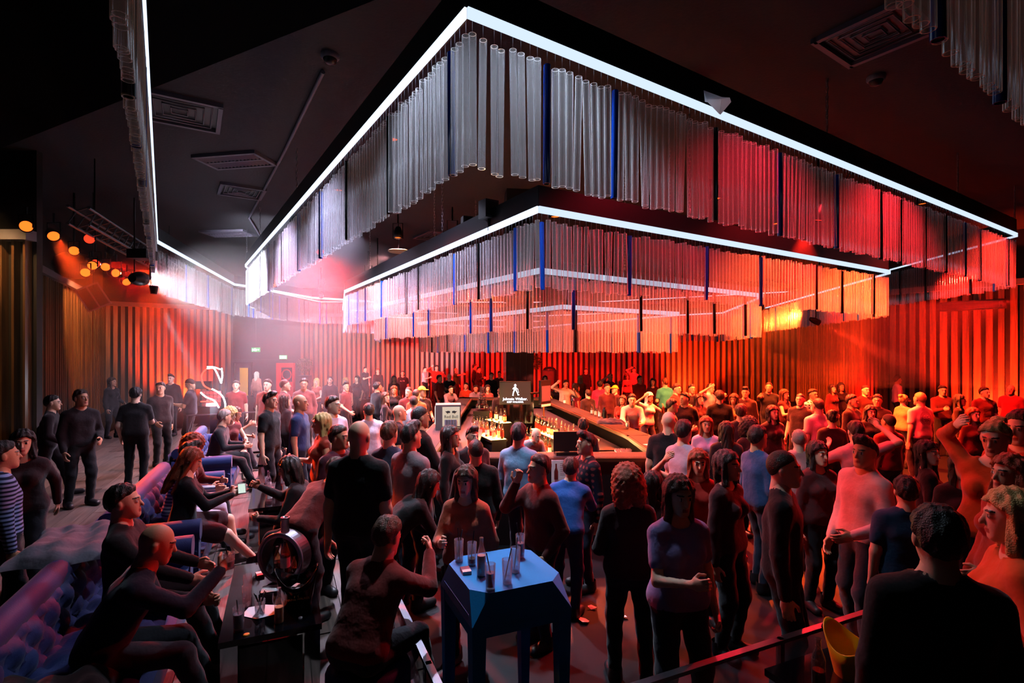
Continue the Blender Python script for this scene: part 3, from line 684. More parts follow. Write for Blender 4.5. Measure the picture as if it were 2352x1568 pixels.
HAIRM = {}
def hair_mesh(kind):
    if kind in HAIRM: return HAIRM[kind]
    h = .0095; lowz = {'long': -.40, 'bob': -.20, 'curly': -.22}.get(kind, -.15); g, n, lo = grid_pts((-.2, -.2, lowz), (.2, .22, .24), h); p = g.copy(); p[:, 0] = np.abs(p[:, 0])
    S = ell(p, (0, .014, .026), (.075, .095, .096)); cut = (.03 - .62 * p[:, 1] - .35 * np.maximum(p[:, 1] - .02, 0) * 3) - p[:, 2]
    wav = .0035 * np.sin(p[:, 0] * 170 + p[:, 2] * 40) + .003 * np.sin(g[:, 1] * 150)
    tp = np.clip(-cut * .45, 0, 1); th = np.minimum(tp, .016) + .001
    if kind == 'buzz': d = np.maximum(S - np.minimum(th, .007), cut)
    elif kind == 'short': d = -smin(-(smin(S - th, ell(p, (0, .02, .090), (.056, .070, .034)), .03) + wav), -(cut - .004), .022)
    elif kind == 'quiff': d = np.maximum(smin(S - np.minimum(th, .010), ell(p, (.01, -.045, .115), (.054, .050, .040)), .03) + wav, np.minimum(cut, .085 - p[:, 2]))
    elif kind == 'curly':
        w2 = .014 * np.sin(g[:, 0] * 95) * np.sin(g[:, 1] * 95 + 1) * np.sin(g[:, 2] * 95 + 2); d = smin(S - .045, ell(p, (.06, .05, -.07), (.075, .085, .12)), .05) + w2
        d = np.maximum(d, -ell(p, (0, -.13, -.04), (.062, .11, .105)))
    elif kind == 'bun': d = np.minimum(np.maximum(S - .012 + wav, cut), np.sqrt(((p - np.array((0, .09, .10), np.float32)) ** 2).sum(1)) - .045 + wav)
    elif kind == 'cap':
        d = np.maximum(S - .018, .035 - .25 * p[:, 1] - p[:, 2]); d = smin(d, ell(p, (0, -.12, .055), (.062, .085, .010)), .01)
    else:
        d = np.maximum(S - .020, cut - .01); L = .33 if kind == 'long' else .14
        d = smin(d, ell(p, (0, .065, -.02 - L * .42), (.082, .048, .10 + L * .5)), .04)
        d = smin(d, cap(p, (.070, .0, .06), (.082, -.02, -L), .026, .030), .03) + wav * 1.3
        d = np.maximum(d, -ell(p, (0, -.12, -.05), (.060, .10, .125)))
    HAIRM[kind] = np_mesh('hair', *nets(d, n, lo, h), [M_BLKP]); return HAIRM[kind]

def cloth(hexc, kind='cloth'):
    nm = 'cloth_' + hexc
    return mat(nm, srgb(hexc), .85, spec=.2, bump=.35, bscale=18, vary=.18, vscale=9, sheen=.15)
def pattern_cloth(name, c0, c1, mode):
    if name in MATS: return MATS[name]
    m = mat(name, srgb(c0), .85, spec=.2); N = m.node_tree.nodes; L = m.node_tree.links; b = N['Principled BSDF']; tc = N.new('ShaderNodeTexCoord')
    ws = []
    for ax in (('Z',) if mode == 'stripe' else ('Z', 'X')):
        wv = N.new('ShaderNodeTexWave'); wv.bands_direction = ax; wv.inputs['Scale'].default_value = 9 if mode == 'stripe' else 5; L.new(tc.outputs['Object'], wv.inputs['Vector']); ws.append(wv)
    r = N.new('ShaderNodeValToRGB'); r.color_ramp.elements[0].color = (*srgb(c0), 1); r.color_ramp.elements[1].color = (*srgb(c1), 1); r.color_ramp.elements[0].position = .4; r.color_ramp.elements[1].position = .6
    if len(ws) == 2:
        mm = N.new('ShaderNodeMath'); mm.operation = 'MULTIPLY'; L.new(ws[0].outputs['Fac'], mm.inputs[0]); L.new(ws[1].outputs['Fac'], mm.inputs[1]); L.new(mm.outputs[0], r.inputs[0])
    else: L.new(ws[0].outputs['Fac'], r.inputs[0])
    L.new(r.outputs[0], b.inputs['Base Color']); return m
SKIN = [mat('skin_a', srgb('d9a88c'), .55, bump=.05, bscale=90, vary=.06), mat('skin_b', srgb('c98f70'), .55, bump=.05, bscale=90, vary=.06), mat('skin_c', srgb('e2b79c'), .55, bump=.05, bscale=90, vary=.06)]
EYEW = mat('eye_white', srgb('d8d4d0'), .3); LIP = mat('lip', srgb('a85a50'), .5); 
HAIRC = {'k': '15110f', 'b': '2b1a10', 'br': '4a2c18', 'r': '8a3a18', 'bl': 'c9a060', 'g': '8a8078', 'w': 'e8dcd0', 'y': 'd8b020'}
def hairmat(c): return mat('hair_' + c, srgb(HAIRC[c]), .45, bump=.5, bscale=160, vary=.2, vscale=30)
def set_mats(o, ms):
    for i, m in enumerate(ms): o.material_slots[i].link = 'OBJECT'; o.material_slots[i].material = m
def make_person(loc, yaw, pose, sex, scale, hair, hc, top, sleeve, bot, label, skin=0, btype='long', shoe='18161a', group=None):
    J = fig('skel', pose, sex); b = bpy.data.objects.new('person', fig('body', pose, sex)); link(b); b.location = loc; b.rotation_euler = (0, 0, yaw); b.scale = (scale,) * 3
    hm = hairmat(hc if hc != 'y' else 'b'); set_mats(b, [SKIN[skin], EYEW, mat('pupil_dark', srgb('1a1210'), .4), LIP]); tag(b, label, 'person', group)
    def part(nm, me, m):
        o = bpy.data.objects.new(nm, me); link(o, b); set_mats(o, [m]); return o
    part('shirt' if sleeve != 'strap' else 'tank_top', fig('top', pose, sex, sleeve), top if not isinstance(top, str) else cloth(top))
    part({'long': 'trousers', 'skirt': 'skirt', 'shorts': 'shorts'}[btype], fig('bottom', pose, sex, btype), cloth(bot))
    for q in fig('shoe', pose, sex): part('shoe', q, mat('shoe_' + shoe, srgb(shoe), .5, vary=.1))
    if hair != 'bald':
        o = part('cap' if hair == 'cap' else 'hair', hair_mesh(hair), hairmat(hc) if hair != 'cap' else mat('cap_yellow', srgb('d8b020'), .7, bump=.1)); o.matrix_local = Matrix.Translation(Vector(J['hc'])) @ Matrix([list(r) for r in J['HR']]).to_4x4()
        if hair == 'cap': q = part('hair', hair_mesh('buzz'), hairmat('b')); q.matrix_local = o.matrix_local
    return b
PLACED = []
def hand_point(b, side='r'):
    """grip point of a placed person's hand in world space"""
    pose, sex = b['_pose'].split('|'); J = fig('skel', pose, sex); sh, el, wr = J[side]; d = (wr - el) / np.linalg.norm(wr - el)
    p = Vector(wr + d * .085) * b.scale[0]; return Matrix.Rotation(b.rotation_euler.z, 4, 'Z') @ p + Vector(b.location)
BLOCK = []      # (x0, x1, y0, y1) in world space where nobody may stand
def crowd(px, ytop, yaw, pose, sex, hair, hc, top, sleeve, bot, label, h=None, zf=0.0, skin=None, d=None, btype='long', shoe='18161a', dx=None):
    """place a person so that the top of the head falls on (px, ytop); distance from their height above the floor"""
    J = fig('skel', pose, sex); topz = J['hc'][2] + {'bald': .12, 'buzz': .128, 'curly': .16}.get(hair, .138); hx, hy = J['hc'][0], J['hc'][1]; yaw = math.radians(yaw)
    best = None; base = h or (1.74 if sex == 'm' else 1.66)
    cands = [(base + q, None) for q in (0, .03, -.03, .06, -.06, .09, -.09, .12, -.12, .15, .18)] if d is None else [(None, d * q) for q in (1, 1.02, .98, 1.04, .96, 1.06)]
    if d is None and ytop < 852: cands += [(None, 26.2), (None, 25.4)]
    cands = [q for q in cands if q[0] is None or 1.5 < q[0] < 1.93]
    cands = [(q[0], q[1], z) for q in cands for z in ((0.0, .2) if zf == 0 and px < 1000 else (zf,))]
    for hh, dd, zf in cands:
        if dd is None: s = hh / 1.75; dd = (CH - zf - topz * s) * F / (ytop - HY)
        else: s = min(1.10, max(.88, (CH - zf - (ytop - HY) * dd / F) / topz)); hh = base + ((dd / d - 1) if d else .3) + abs((CH - zf - (ytop - HY) * dd / F) / topz - s)
        ox, oy = (math.cos(yaw) * hx - math.sin(yaw) * hy) * s, (math.sin(yaw) * hx + math.cos(yaw) * hy) * s
        x = (px - CX) / F * dd - ox; y = dd - oy
        c = min([math.hypot(x - q[0], y - q[1]) for q in PLACED] + [9])
        c = min(c, .60)
        if any(b[0] - .22 < x < b[1] + .22 and b[2] - .22 < y < b[3] + .22 for b in BLOCK): c -= .6
        if y > 27.3 - .12 * x: c -= (y - 27.3 + .12 * x) * .5 + .3
        tt = (x + .35) * .9156 + (y - 2.89) * .402; ss = -(x + .35) * .402 + (y - 2.89) * .9156
        if px < 1000 and not ((zf > 0 and tt < -.18 and ss < 15.7) or (zf == 0 and (tt > .18 or ss > 16.2))): c -= .45
        sc = min(c, .56) - abs(hh - base) * .3
        if best is None or sc > best[0]: best = (sc, x, y, s, c, zf)
    sc, x, y, s, c, zf = best; PLACED.append((x, y))
    if c < .42: print('CROWDED %.2f' % c, px, ytop, round(x, 2), round(y, 2), label)
    sk = skin if skin is not None else (len(PLACED) * 7) % 3
    b = make_person((x, y, zf), yaw, pose, sex, s, hair, hc, top, sleeve, bot, label, sk, btype, shoe); b['_pose'] = pose + '|' + sex
    return b
# ================================================================== LEFT LOUNGE: sofas, black tables and what stands on them
def tuft(u, v, nu, nv): return (abs(math.sin(math.pi * (u * nu + v * nv)) * math.sin(math.pi * (u * nu - v * nv)))) ** .5
def sofa(label, s0, s1, back_t=-2.42):
    L = s1 - s0; r = empty('tufted_sofa', lw(s0, back_t, ZV), ang_w, label, 'sofa')      # local x = across (+ towards tables), y = along
    MB().box((.44, L / 2, .17), (.82, L - .06, .18)).build('base', M_VELVET, r)
    for (x, y) in ((.08, .08), (.8, .08), (.08, L - .08), (.8, L - .08)): MB().lathe([(.025, 0), (.035, .08)], 10, (x, y, 0)).build('leg', M_CHROME, r)
    n = max(3, int(L / .24))
    def pad(name, fn, nu, nv, tu, tv, dep, close):
        m = MB(); m.grid(lambda u, v: fn(u, v, .05 * tuft(u, v, tu, tv) + .05 * min(1, 8 * min(u, 1 - u, v, 1 - v))), nu, nv); m.grid(lambda u, v: fn(v, u, -dep), nv, nu); m.build(name, M_VELVET, r)
        b = MB()
        for i in range(tu + 1):
            for j in range(1, tv):
                uu = (i + (j % 2) * .5) / tu
                if .02 < uu < .98:
                    p = Vector(fn(uu, j / tv, .008)); b.lathe([(.014, -.01), (.014, .008), (.006, .014)], 6, p)
        if b.v: tag(b.build('tuft_buttons', M_VELVET, r), kind='stuff')
    pad('backrest', lambda u, v, d: (.16 + .06 * (1 - v) + d, u * L, .30 + v * .46 + (0 if d < 0 else 0)), n * 8, 16, n, 2, .14, 1)
    MB().tube([(.14, .02, .76), (.14, L - .02, .76)], .085, 12).build('back_roll', M_VELVET, r)
    pad('seat_cushion', lambda u, v, d: (.22 + v * .62, u * L, .39 + d), n * 8, 16, n, 2, .15, 1)
    for y in (.10, L - .10):
        m = MB(); m.tube([(.06, y, .58), (.86, y, .58)], .10, 14); m.box((.46, y, .33), (.78, .15, .46)); m.build('armrest', M_VELVET, r)
    return r
sofa('nearest blue tufted velvet sofa under the grey jacket', -.3, 2.72)
sofa('middle blue tufted velvet sofa with the red-haired phone user', 3.02, 5.5)
sofa('far blue tufted velvet sofa with the couple in front of the neon figure', 6.5, 9.3)

def gloss_table(label, origin, ang, Lx, Ly, h=.46):
    r = empty('black_table', origin, ang, label, 'table')
    MB().box((0, 0, h - .02), (Lx, Ly, .04)).build('table_top', M_GLOSSK, r)
    for sx in (-1, 1):
        for sy in (-1, 1):
            MB().box((sx * (Lx / 2 - .06), sy * (Ly / 2 - .05), (h - .04) / 2), (.10, .06, h - .04)).build('leg', M_CHROME, r)
    for sy in (-1, 1): MB().box((0, sy * (Ly / 2 - .05), (h - .04) / 2 - .01), (Lx - .24, .03, h - .1)).build('side_panel', M_GLOSSK, r)
    return r
HT = ZV + .46
tA = gloss_table('black glossy low table with the black ice bucket in the left lounge', lw(1.66, -.90, ZV), ang_w, .62, 1.32)
tB = gloss_table('black glossy low table crowded with bottles before the middle sofa', lw(4.75, -.92, ZV), ang_w, .56, 1.3)
tC = gloss_table('black glossy low table before the far sofa', lw(7.4, -.92, ZV), ang_w, .56, 1.3)

# ---- drinks and glassware
def glass_tumbler(label, p, h=.14, r=.034, liquid=None, level=.0, straws=0, group=None, tilt=.25, name='highball_glass', rnd=random):
    t = empty(name, p, rnd.uniform(0, 6), label, 'glass', group)
    MB().lathe([(r * .82, 0), (r * .86, .012), (r, h), (r * .93, h), (r * .80, .016), (.002, .016)], 16, cap1=False).build('glass_body', M_GLASSR, t)
    MB().lathe([(r * .8, .002), (r * .8, .011)], 16).build('base', M_GLASSR, t)
    if liquid: MB().lathe([(r * .78, .017), (r * .78 + (r * .13) * level, .017 + (h - .02) * level)], 16).build('drink', liquid, t)
    for k in range(straws):
        a = k * 2.4 + .4; MB().cyl((r * .5 * math.cos(a), r * .5 * math.sin(a), .02), (-r * 1.3 * math.cos(a) * tilt * 4, -r * 1.3 * math.sin(a) * tilt * 4, h * 1.45), .0035, n=6).build('straw', M_BLKP, t)
    return t
LQ_PINK = mat('pink_drink', srgb('e88a90'), .2, alpha=.85, vary=.1); LQ_CLOUD = mat('cloudy_drink', srgb('d8b0a8'), .3, vary=.1); LQ_CLEAR = clear('clear_drink', (.95, .95, .97), .6, .2, .05, .2); LQ_GREEN = mat('green_mint_drink', srgb('28402a'), .4, vary=.3)
def small_bottle(label, p, h=.23, r=.031, gm=None, liquid=None, level=.55, lab=None, group=None, capm=None, name='glass_bottle', rz=0):
    t = empty(name, p, rz, label, 'bottle', group)
    MB().lathe([(r * .95, 0), (r, .01), (r, h * .55), (r * .9, h * .62), (r * .42, h * .8), (r * .38, h * .97), (r * .45, h * .975), (r * .45, h)], 14).build('bottle_glass', gm or M_GLASSR, t)
    if liquid: MB().lathe([(r * .9, .008), (r * .9, .008 + h * .6 * level)], 14).build('drink', liquid, t)
    if lab: MB().lathe([(r * 1.015, h * .15), (r * 1.015, h * .45)], 14, cap0=False, cap1=False).build('paper_label', lab, t)
    if capm: MB().lathe([(r * .5, h * .96), (r * .5, h * 1.03)], 10).build('bottle_cap', capm, t)
    return t
def on_table(px, py, z): return on_z(px, py, z)
# ice bucket with swooping rim, lettering and striding figure
def text_mesh(txt, size, m, parent, M, name='lettering', ext=.0008, align='CENTER'):
    c = bpy.data.curves.new('txt', 'FONT'); c.body = txt; c.size = size; c.align_x = align; c.align_y = 'CENTER'; c.extrude = ext; c.resolution_u = 2
    o = bpy.data.objects.new('txt', c); COL.objects.link(o); bpy.context.view_layer.update()
    me = bpy.data.meshes.new_from_object(o.evaluated_get(bpy.context.evaluated_depsgraph_get())); bpy.data.objects.remove(o)
    me.materials.clear(); me.materials.append(m); q = bpy.data.objects.new(name, me); link(q, parent); q.matrix_local = M; return q
def walker(mb, s, M):
    """small striding figure emblem, flat, height about 2s, in the local XY plane"""
    polys = [[(-.12, .62), (.10, .66), (.12, .86), (-.10, .88)], [(-.26, .88), (.24, .86), (.22, .91), (-.22, .94)], [(-.14, .92), (.13, .92), (.12, 1.1), (-.12, 1.1)],
             [(-.22, .60), (.16, .64), (.24, .10), (-.28, .04)], [(-.28, .06), (.02, .08), (-.28, -.52), (-.44, -.46)], [(-.44, -.46), (-.28, -.52), (-.34, -.94), (-.52, -.92)], [(-.52, -.92), (-.30, -.98), (-.30, -1.06), (-.56, -1.02)],
             [(.0, .10), (.22, .08), (.46, -.46), (.30, -.52)], [(.30, -.46), (.46, -.48), (.62, -.90), (.46, -.94)], [(.44, -.92), (.62, -.88), (.78, -.84), (.74, -.94), (.48, -1.02)],
             [(.16, .58), (.22, .40), (.50, .22), (.44, .12), (.12, .34)], [(.46, .24), (.50, .22), (.66, -.50), (.62, -.52)], [(-.22, .58), (-.16, .36), (-.46, .14), (-.52, .24)]]
    for k, p in enumerate(polys): mb.add([M @ Vector((x * s, y * s, k * .00012)) for x, y in p], [tuple(range(len(p)))])
GOLD = mat('gold_print', srgb('e0b060'), .4, .6, vary=.05)
pb = on_table(682, 1388, HT); bk = empty('ice_bucket', (pb.x, pb.y, HT), math.radians(20), 'black ice bucket with swooping rim and gold lettering on table', 'bucket')
def rim(t): return .225 + .055 * math.cos(2 * t) 
m = MB(); nn = 40
vs = []
for (r0, fr) in ((.085, 0), (.10, .3), (.118, .65), (.135, 1.0), (.128, 1.0), (.105, .5), (.088, .08)):
    for i in range(nn):
        t = 2 * math.pi * i / nn; vs.append((r0 * math.cos(t) * 1.12, r0 * math.sin(t), rim(t) * fr if fr > .3 else .22 * fr))
m.add(vs, [(j * nn + i, j * nn + (i + 1) % nn, (j + 1) * nn + (i + 1) % nn, (j + 1) * nn + i) for j in range(6) for i in range(nn)], 0, True)
m.add(vs[:nn], [tuple(range(nn - 1, -1, -1))]); m.add(vs[-nn:], [tuple(range(nn))]); m.build('bucket_body', mat('bucket_black', srgb('08080a'), .2, spec=.6, vary=.05), bk)
ice = mat('ice', srgb('e8d8d0'), .2, spec=.6, vary=.1)
for i in range(9):
    a = i * 2.4; MB().box((0, 0, 0), (.032, .03, .028), rz=a).build('ice_cube', ice, bk, (.055 * math.cos(a) * (i % 3) / 2, .05 * math.sin(a) * (i % 3) / 2, .10 + .012 * (i % 4)))
mt = Matrix.Translation((0, -.108, .085)) @ Matrix.Rotation(math.radians(90 - 8), 4, 'X')
text_mesh('JOHNNIE WALKER', .021, GOLD, bk, mt); mw = MB(); walker(mw, .026, Matrix.Identity(4)); q = mw.build('emblem', GOLD, bk); q.matrix_local = Matrix.Translation((0, -.116, .128)) @ Matrix.Rotation(math.radians(90 - 8), 4, 'X')
# ring shaped bottle display with a neck on top
pr = on_table(655, 1330, HT); rg = empty('ring_display', (pr.x, pr.y, HT), math.radians(-12), 'steel ring shaped bottle display with a short neck on table', 'display stand')
R0_, W_ = .195, .13; prof = []
m = MB(); nn = 48
for (rr, y) in ((R0_, -W_ / 2), (R0_, W_ / 2), (R0_ - .03, W_ / 2), (R0_ - .03, -W_ / 2)):
    for i in range(nn): t = 2 * math.pi * i / nn; m.v.append((rr * math.cos(t), y, R0_ + rr * math.sin(t)))
for j in range(4):
    for i in range(nn): m.f.append([j * nn + i, ((j + 1) % 4) * nn + i, ((j + 1) % 4) * nn + (i + 1) % nn, j * nn + (i + 1) % nn]); m.m.append(0); m.s.append(False)
m.build('ring', M_STEEL, rg); MB().tube([(R0_ * .99 * math.cos(t), -W_ / 2, R0_ + R0_ * .99 * math.sin(t)) for t in np.linspace(0, 2 * math.pi, 40, endpoint=False)], .012, 8, closed=True).build('front_rim', mat('rim_grey', srgb('9090a0'), .3, .8), rg)
MB().lathe([(.034, 0), (.030, .05), (.030, .11), (.036, .11), (.036, .125), (.026, .125), (.026, .03)], 16, (0, 0, 2 * R0_ - .01), cap1=False).build('neck', M_STEEL, rg)
MB().box((0, 0, .055), (.22, W_ * .8, .012)).build('inner_shelf', M_BLACK, rg)
for k, (x, lq) in enumerate(((-.075, 'amber bottle on the left in the steel ring display'), (.0, 'tall square bottle in the middle of the steel ring display'), (.08, 'small bottle on the right in the steel ring display'))):
    pp = Matrix.Rotation(rg.rotation_euler.z, 4, 'Z') @ Vector((x, 0, .0)) + Vector((pr.x, pr.y, HT + .062))
    small_bottle(lq, pp, (.20, .27, .13)[k], (.028, .038, .022)[k], gm=clear('bottle_amber_glass', (.75, .5, .3), .8, .2, .05, .1), liquid=mat('whisky_red', srgb('7a2008'), .2, vary=.1), level=(.5, .8, .4)[k], lab=M_PAPER if k == 1 else None)
# glasses and small things on the lounge table
glass_tumbler('upside tall glass stacked highest at the left of the ice bucket table', on_table(567, 1392, HT), .15, .033, rnd=random.Random(1))
glass_tumbler('empty tall glass behind the napkin on the lounge table', on_table(569, 1362, HT), .14, .033, rnd=random.Random(2))
glass_tumbler('tumbler holding a bunch of black straws on the napkin', on_table(597, 1413, HT), .11, .036, None, 0, 7, tilt=.2, rnd=random.Random(3))
glass_tumbler('grey cloudy highball with straw nearest the sofa', on_table(548, 1446, HT), .15, .037, mat('grey_drink', srgb('8a8490'), .3, vary=.1), .7, 1, rnd=random.Random(4))
small_bottle('small bottle of cloudy orange lemonade on the lounge table', on_table(641, 1430, HT), .24, .030, liquid=mat('orange_drink', srgb('e89060'), .3, vary=.1), level=.72, lab=None, capm=None)
p = on_table(600, 1405, HT); m = MB()
m.add([(-.11, -.06, .002), (.02, -.11, .004), (.13, -.03, .002), (.12, .08, .006), (-.02, .10, .003), (-.12, .06, .002)], [(0, 1, 2, 3, 4, 5)]); m.add([(-.02, -.10, .004), (.03, -.13, .03), (.05, -.09, .02), (.0, -.07, .03)], [(0, 1, 2, 3)])
tag(m.build('napkin', M_PAPER, loc=(p.x, p.y, HT + .002)), 'crumpled pale napkin lying under the glasses on the lounge table', 'napkin')
p = on_table(625, 1352, HT); tag(MB().box((0, 0, .003), (.15, .12, .004)).build('paper_menu', M_PAPER, loc=(p.x, p.y, HT), rz=.3), 'flat pale paper sheet beside the ice bucket', 'paper')
def pack(label, p, rz, cA, cB):
    r = empty('cigarette_pack', p, rz, label, 'cigarettes'); MB().box((0, 0, .011), (.056, .088, .022)).build('box', mat('pack_' + cA, srgb(cA), .5, vary=.05), r); MB().box((0, .018, .0225), (.054, .044, .002)).build('printed_panel', mat('pack_' + cB, srgb(cB), .5), r)
pack('red cigarette pack at the back edge of the lounge table', on_table(597, 1322, HT), .6, 'b02020', 'e0c8c0')
p = on_table(566, 1458, HT); tag(MB().lathe([(.02, 0), (.02, .006), (.012, .008)], 14).build('lemon_slice', mat('lemon', srgb('e09020'), .5, vary=.1), loc=p), 'orange fruit slice at the near left table corner', 'fruit')
p = on_table(690, 1420, HT); tag(MB().lathe([(.012, 0), (.014, .008), (.004, .014)], 10).build('screw_top', M_PAPER, loc=p), 'tiny white bottle top on the near right of the table', 'bottle top')
# things on the middle and far tables
tb_items = [(4.35, -.98, 'slim bottle nearest the near edge of the middle table'), (4.6, -.80, 'tall bottle beside the bucket on the middle table'), (4.9, -1.0, 'bottle next to the middle sofa side of the middle table'), (5.1, -.82, 'bottle at the far end of the middle table')]
for k, (s, t, lb) in enumerate(tb_items): small_bottle(lb, lw(s, t, HT), .27 + .03 * (k % 2), .034, gm=clear('bottle_clear_glass', (.9, .9, .95), .8, .15, .05, .1), liquid=(LQ_CLEAR, LQ_PINK)[k % 2], level=.6, lab=M_PAPER, capm=M_CHROME)
for k, (s, t, lb) in enumerate(((4.2, -.8, 'short empty glass near the front of the middle table'), (4.75, -.95, 'full pink glass in the centre of the middle table'), (5.2, -1.02, 'clear glass by the sofa end of the middle table'))): glass_tumbler(lb, lw(s, t, HT), .13, .034, (None, LQ_PINK, LQ_CLEAR)[k], .6, 1, rnd=random.Random(k + 9))
r = empty('steel_ice_bucket', lw(6.98, -.86, HT), 0, 'shiny steel ice bucket with a bottle at the near end of the far table', 'bucket'); MB().lathe([(.075, 0), (.085, .05), (.10, .2), (.11, .2), (.095, .19), (.08, .02)], 20).build('bucket_body', M_CHROME, r)
small_bottle('sparkling wine bottle with silver foil beside the steel ice bucket', lw(7.2, -.92, HT), .31, .04, gm=mat('green_bottle', srgb('14301c'), .15, vary=.05), capm=M_CHROME)
for k, (s, t, lb) in enumerate(((7.5, -1.0, 'stemless glass before the blonde woman'), (7.7, -.8, 'glass with ice at the far end of the far table'))): glass_tumbler(lb, lw(s, t, HT), .12, .034, LQ_CLEAR, .5, 0, rnd=random.Random(k + 19))
# coats and jackets
def coat(label, p, sx, sy, sz, m, rz, seed, name='jacket'):
    rn = random.Random(seed); a = [rn.uniform(0, 6) for _ in range(6)]
    def fn(u, v):
        x = (u - .5) * sx; y = (v - .5) * sy; e = max(0, 1 - ((u - .5) * 2) ** 4) * max(0, 1 - ((v - .5) * 2) ** 4)
        z = sz * e ** .6 * (.75 + .16 * math.sin(9 * u + a[0]) * math.sin(7 * v + a[1]) + .10 * math.sin(21 * u + 5 * v + a[2]) + .06 * math.sin(33 * v - 9 * u + a[3]))
        return (x + .03 * math.sin(8 * v + a[4]), y + .03 * math.sin(8 * u + a[5]), z)
    mb = MB().grid(fn, 30, 26); mb.grid(lambda u, v: Vector(fn(v, u)) * .96 - Vector((0, 0, .004)), 26, 30)
    return tag(mb.build(name, m, loc=p, rz=rz), label, 'jacket')
coat('grey jacket draped over the back of the nearest sofa', lw(2.30, -2.30, ZV + .80), .62, .85, .14, cloth('6a6470'), ang_w, 3)
coat('black coat heaped on the seat of the nearest sofa', lw(.45, -1.95, ZV + .47), .6, .8, .2, cloth('16161a'), ang_w, 5)
coat('patterned scarf pile on the far sofa beside the jacket man', lw(6.75, -2.0, ZV + .47), .5, .4, .22, pattern_cloth('scarf_pattern', 'b8a8a8', '382838', 'check'), ang_w, 8, 'scarf')
coat('dark jacket on the seat end of the middle sofa', lw(5.25, -1.95, ZV + .47), .5, .42, .16, cloth('241a20'), ang_w, 9)
# side table and armchair further left, with a pile of lit clothes
p = lw(6.3, -4.35, ZV); r = empty('side_table', p, 0, 'round dark side table with curved legs left of the black-shirted man', 'table')
MB().lathe([(.30, .50), (.32, .51), (.32, .54), (.30, .55)], 28).build('table_top', M_GLOSSK, r)
for k in range(4):
    a = k * math.pi / 2 + .4; c, s = math.cos(a), math.sin(a); MB().tube([(c * .24, s * .24, .5), (c * .30, s * .30, .35), (c * .22, s * .22, .15), (c * .30, s * .30, .012)], .018, 8).build('leg', M_BLACK, r)
glass_tumbler('short glass on the round side table', p + Vector((.08, -.1, .55)), .09, .036, LQ_PINK, .5, rnd=random.Random(31))
r = empty('ice_tub', p + Vector((-.10, .06, .55)), 0, 'pale plastic ice tub on the round side table', 'bucket'); MB().lathe([(.07, 0), (.09, .14), (.10, .14), (.075, .02)], 18).build('tub', M_PAPER, r); MB().lathe([(.10, .135), (.104, .15)], 18, cap0=False, cap1=False).build('tub_rim', M_STEEL, r)
p = lw(7.2, -5.0, ZV); r = empty('armchair', p, ang_w + .3, 'dark armchair under a pile of orange-lit clothes', 'chair')
MB().box((0, 0, .28), (.7, .7, .3)).build('seat', M_VELVET, r); MB().box((-.33, 0, .55), (.16, .7, .55)).build('backrest', M_VELVET, r)
for s in (-1, 1): MB().box((0, s * .33, .42), (.66, .12, .3)).build('armrest', M_VELVET, r)
for (x, y) in ((-.28, -.28), (.28, -.28), (-.28, .28), (.28, .28)): MB().lathe([(.02, 0), (.03, .13)], 8, (x, y, 0)).build('leg', M_BLACK, r)
coat('orange-lit clothes piled on the dark armchair back', p + Vector((-.2, 0, .84)), .5, .6, .16, cloth('c87850'), .4, 12, 'clothes_pile')  # orange light put into the cloth colour
r = empty('pouf', lw(2.95, -.60, ZV), 0, 'round dark pouf beside the balustrade in the lounge', 'pouf'); MB().lathe([(.22, .02), (.25, .06), (.25, .40), (.22, .44), (.02, .45)], 24).build('cushion', M_VELVET, r); MB().lathe([(.23, 0), (.23, .03)], 24).build('foot_ring', M_BLACK, r)
r = empty('pouf', lw(.46, -.36, ZV), 0, 'round dark pouf near the camera beside the glass balustrade', 'pouf'); MB().lathe([(.22, .02), (.25, .06), (.25, .40), (.22, .44), (.02, .45)], 24).build('cushion', M_VELVET, r); MB().lathe([(.23, 0), (.23, .03)], 24).build('foot_ring', M_BLACK, r)

# neon figure on the slat wall side
NEON = emis('neon_white', (.78, .82, 1.0), 12.0); NR = emis('neon_red', (1, .05, .03), 4.0)
dN = 11.6
r = empty('neon_sculpture', at(495, 985, dN) * 1.0, 0, 'curved white neon sculpture shaped like a letter S beside the slat wall', 'neon sign'); o_ = Vector(r.location)
def npath(px): return [at(x, y, dN) - o_ for x, y in px]
def smooth(P, k=5):
    out = []
    for i in range(len(P) - 1):
        p0, p1, p2, p3 = P[max(i - 1, 0)], P[i], P[i + 1], P[min(i + 2, len(P) - 1)]
        for j in range(k):
            t = j / k; out.append(.5 * ((2 * p1) + (p2 - p0) * t + (2 * p0 - 5 * p1 + 4 * p2 - p3) * t * t + (3 * p1 - p0 - 3 * p2 + p3) * t ** 3))
    return out + [P[-1]]
MB().tube(smooth(npath([(476, 846), (490, 845), (498, 856), (505, 872), (508, 880)])), .015, 8).build('neon_tube', NEON, r)
MB().tube(smooth(npath([(476, 842), (492, 843), (506, 848)])), .013, 8).build('neon_tube', NEON, r)
MB().tube(npath([(509, 845), (511, 862), (508, 880)]), .015, 8).build('neon_tube', NEON, r)
MB().tube(smooth(npath([(487, 893), (500, 900), (511, 910), (517, 925), (517, 942)])), .015, 8).build('neon_tube', NEON, r)
MB().tube(smooth(npath([(461, 901), (474, 912), (492, 920), (503, 936)])), .015, 8).build('neon_tube', NEON, r)
MB().tube(smooth(npath([(474, 847), (463, 862), (468, 884), (484, 894)])), .016, 8).build('neon_tube', NR, r)
MB().tube(npath([(461, 922), (495, 922)]), .012, 8).build('neon_tube', NR, r)
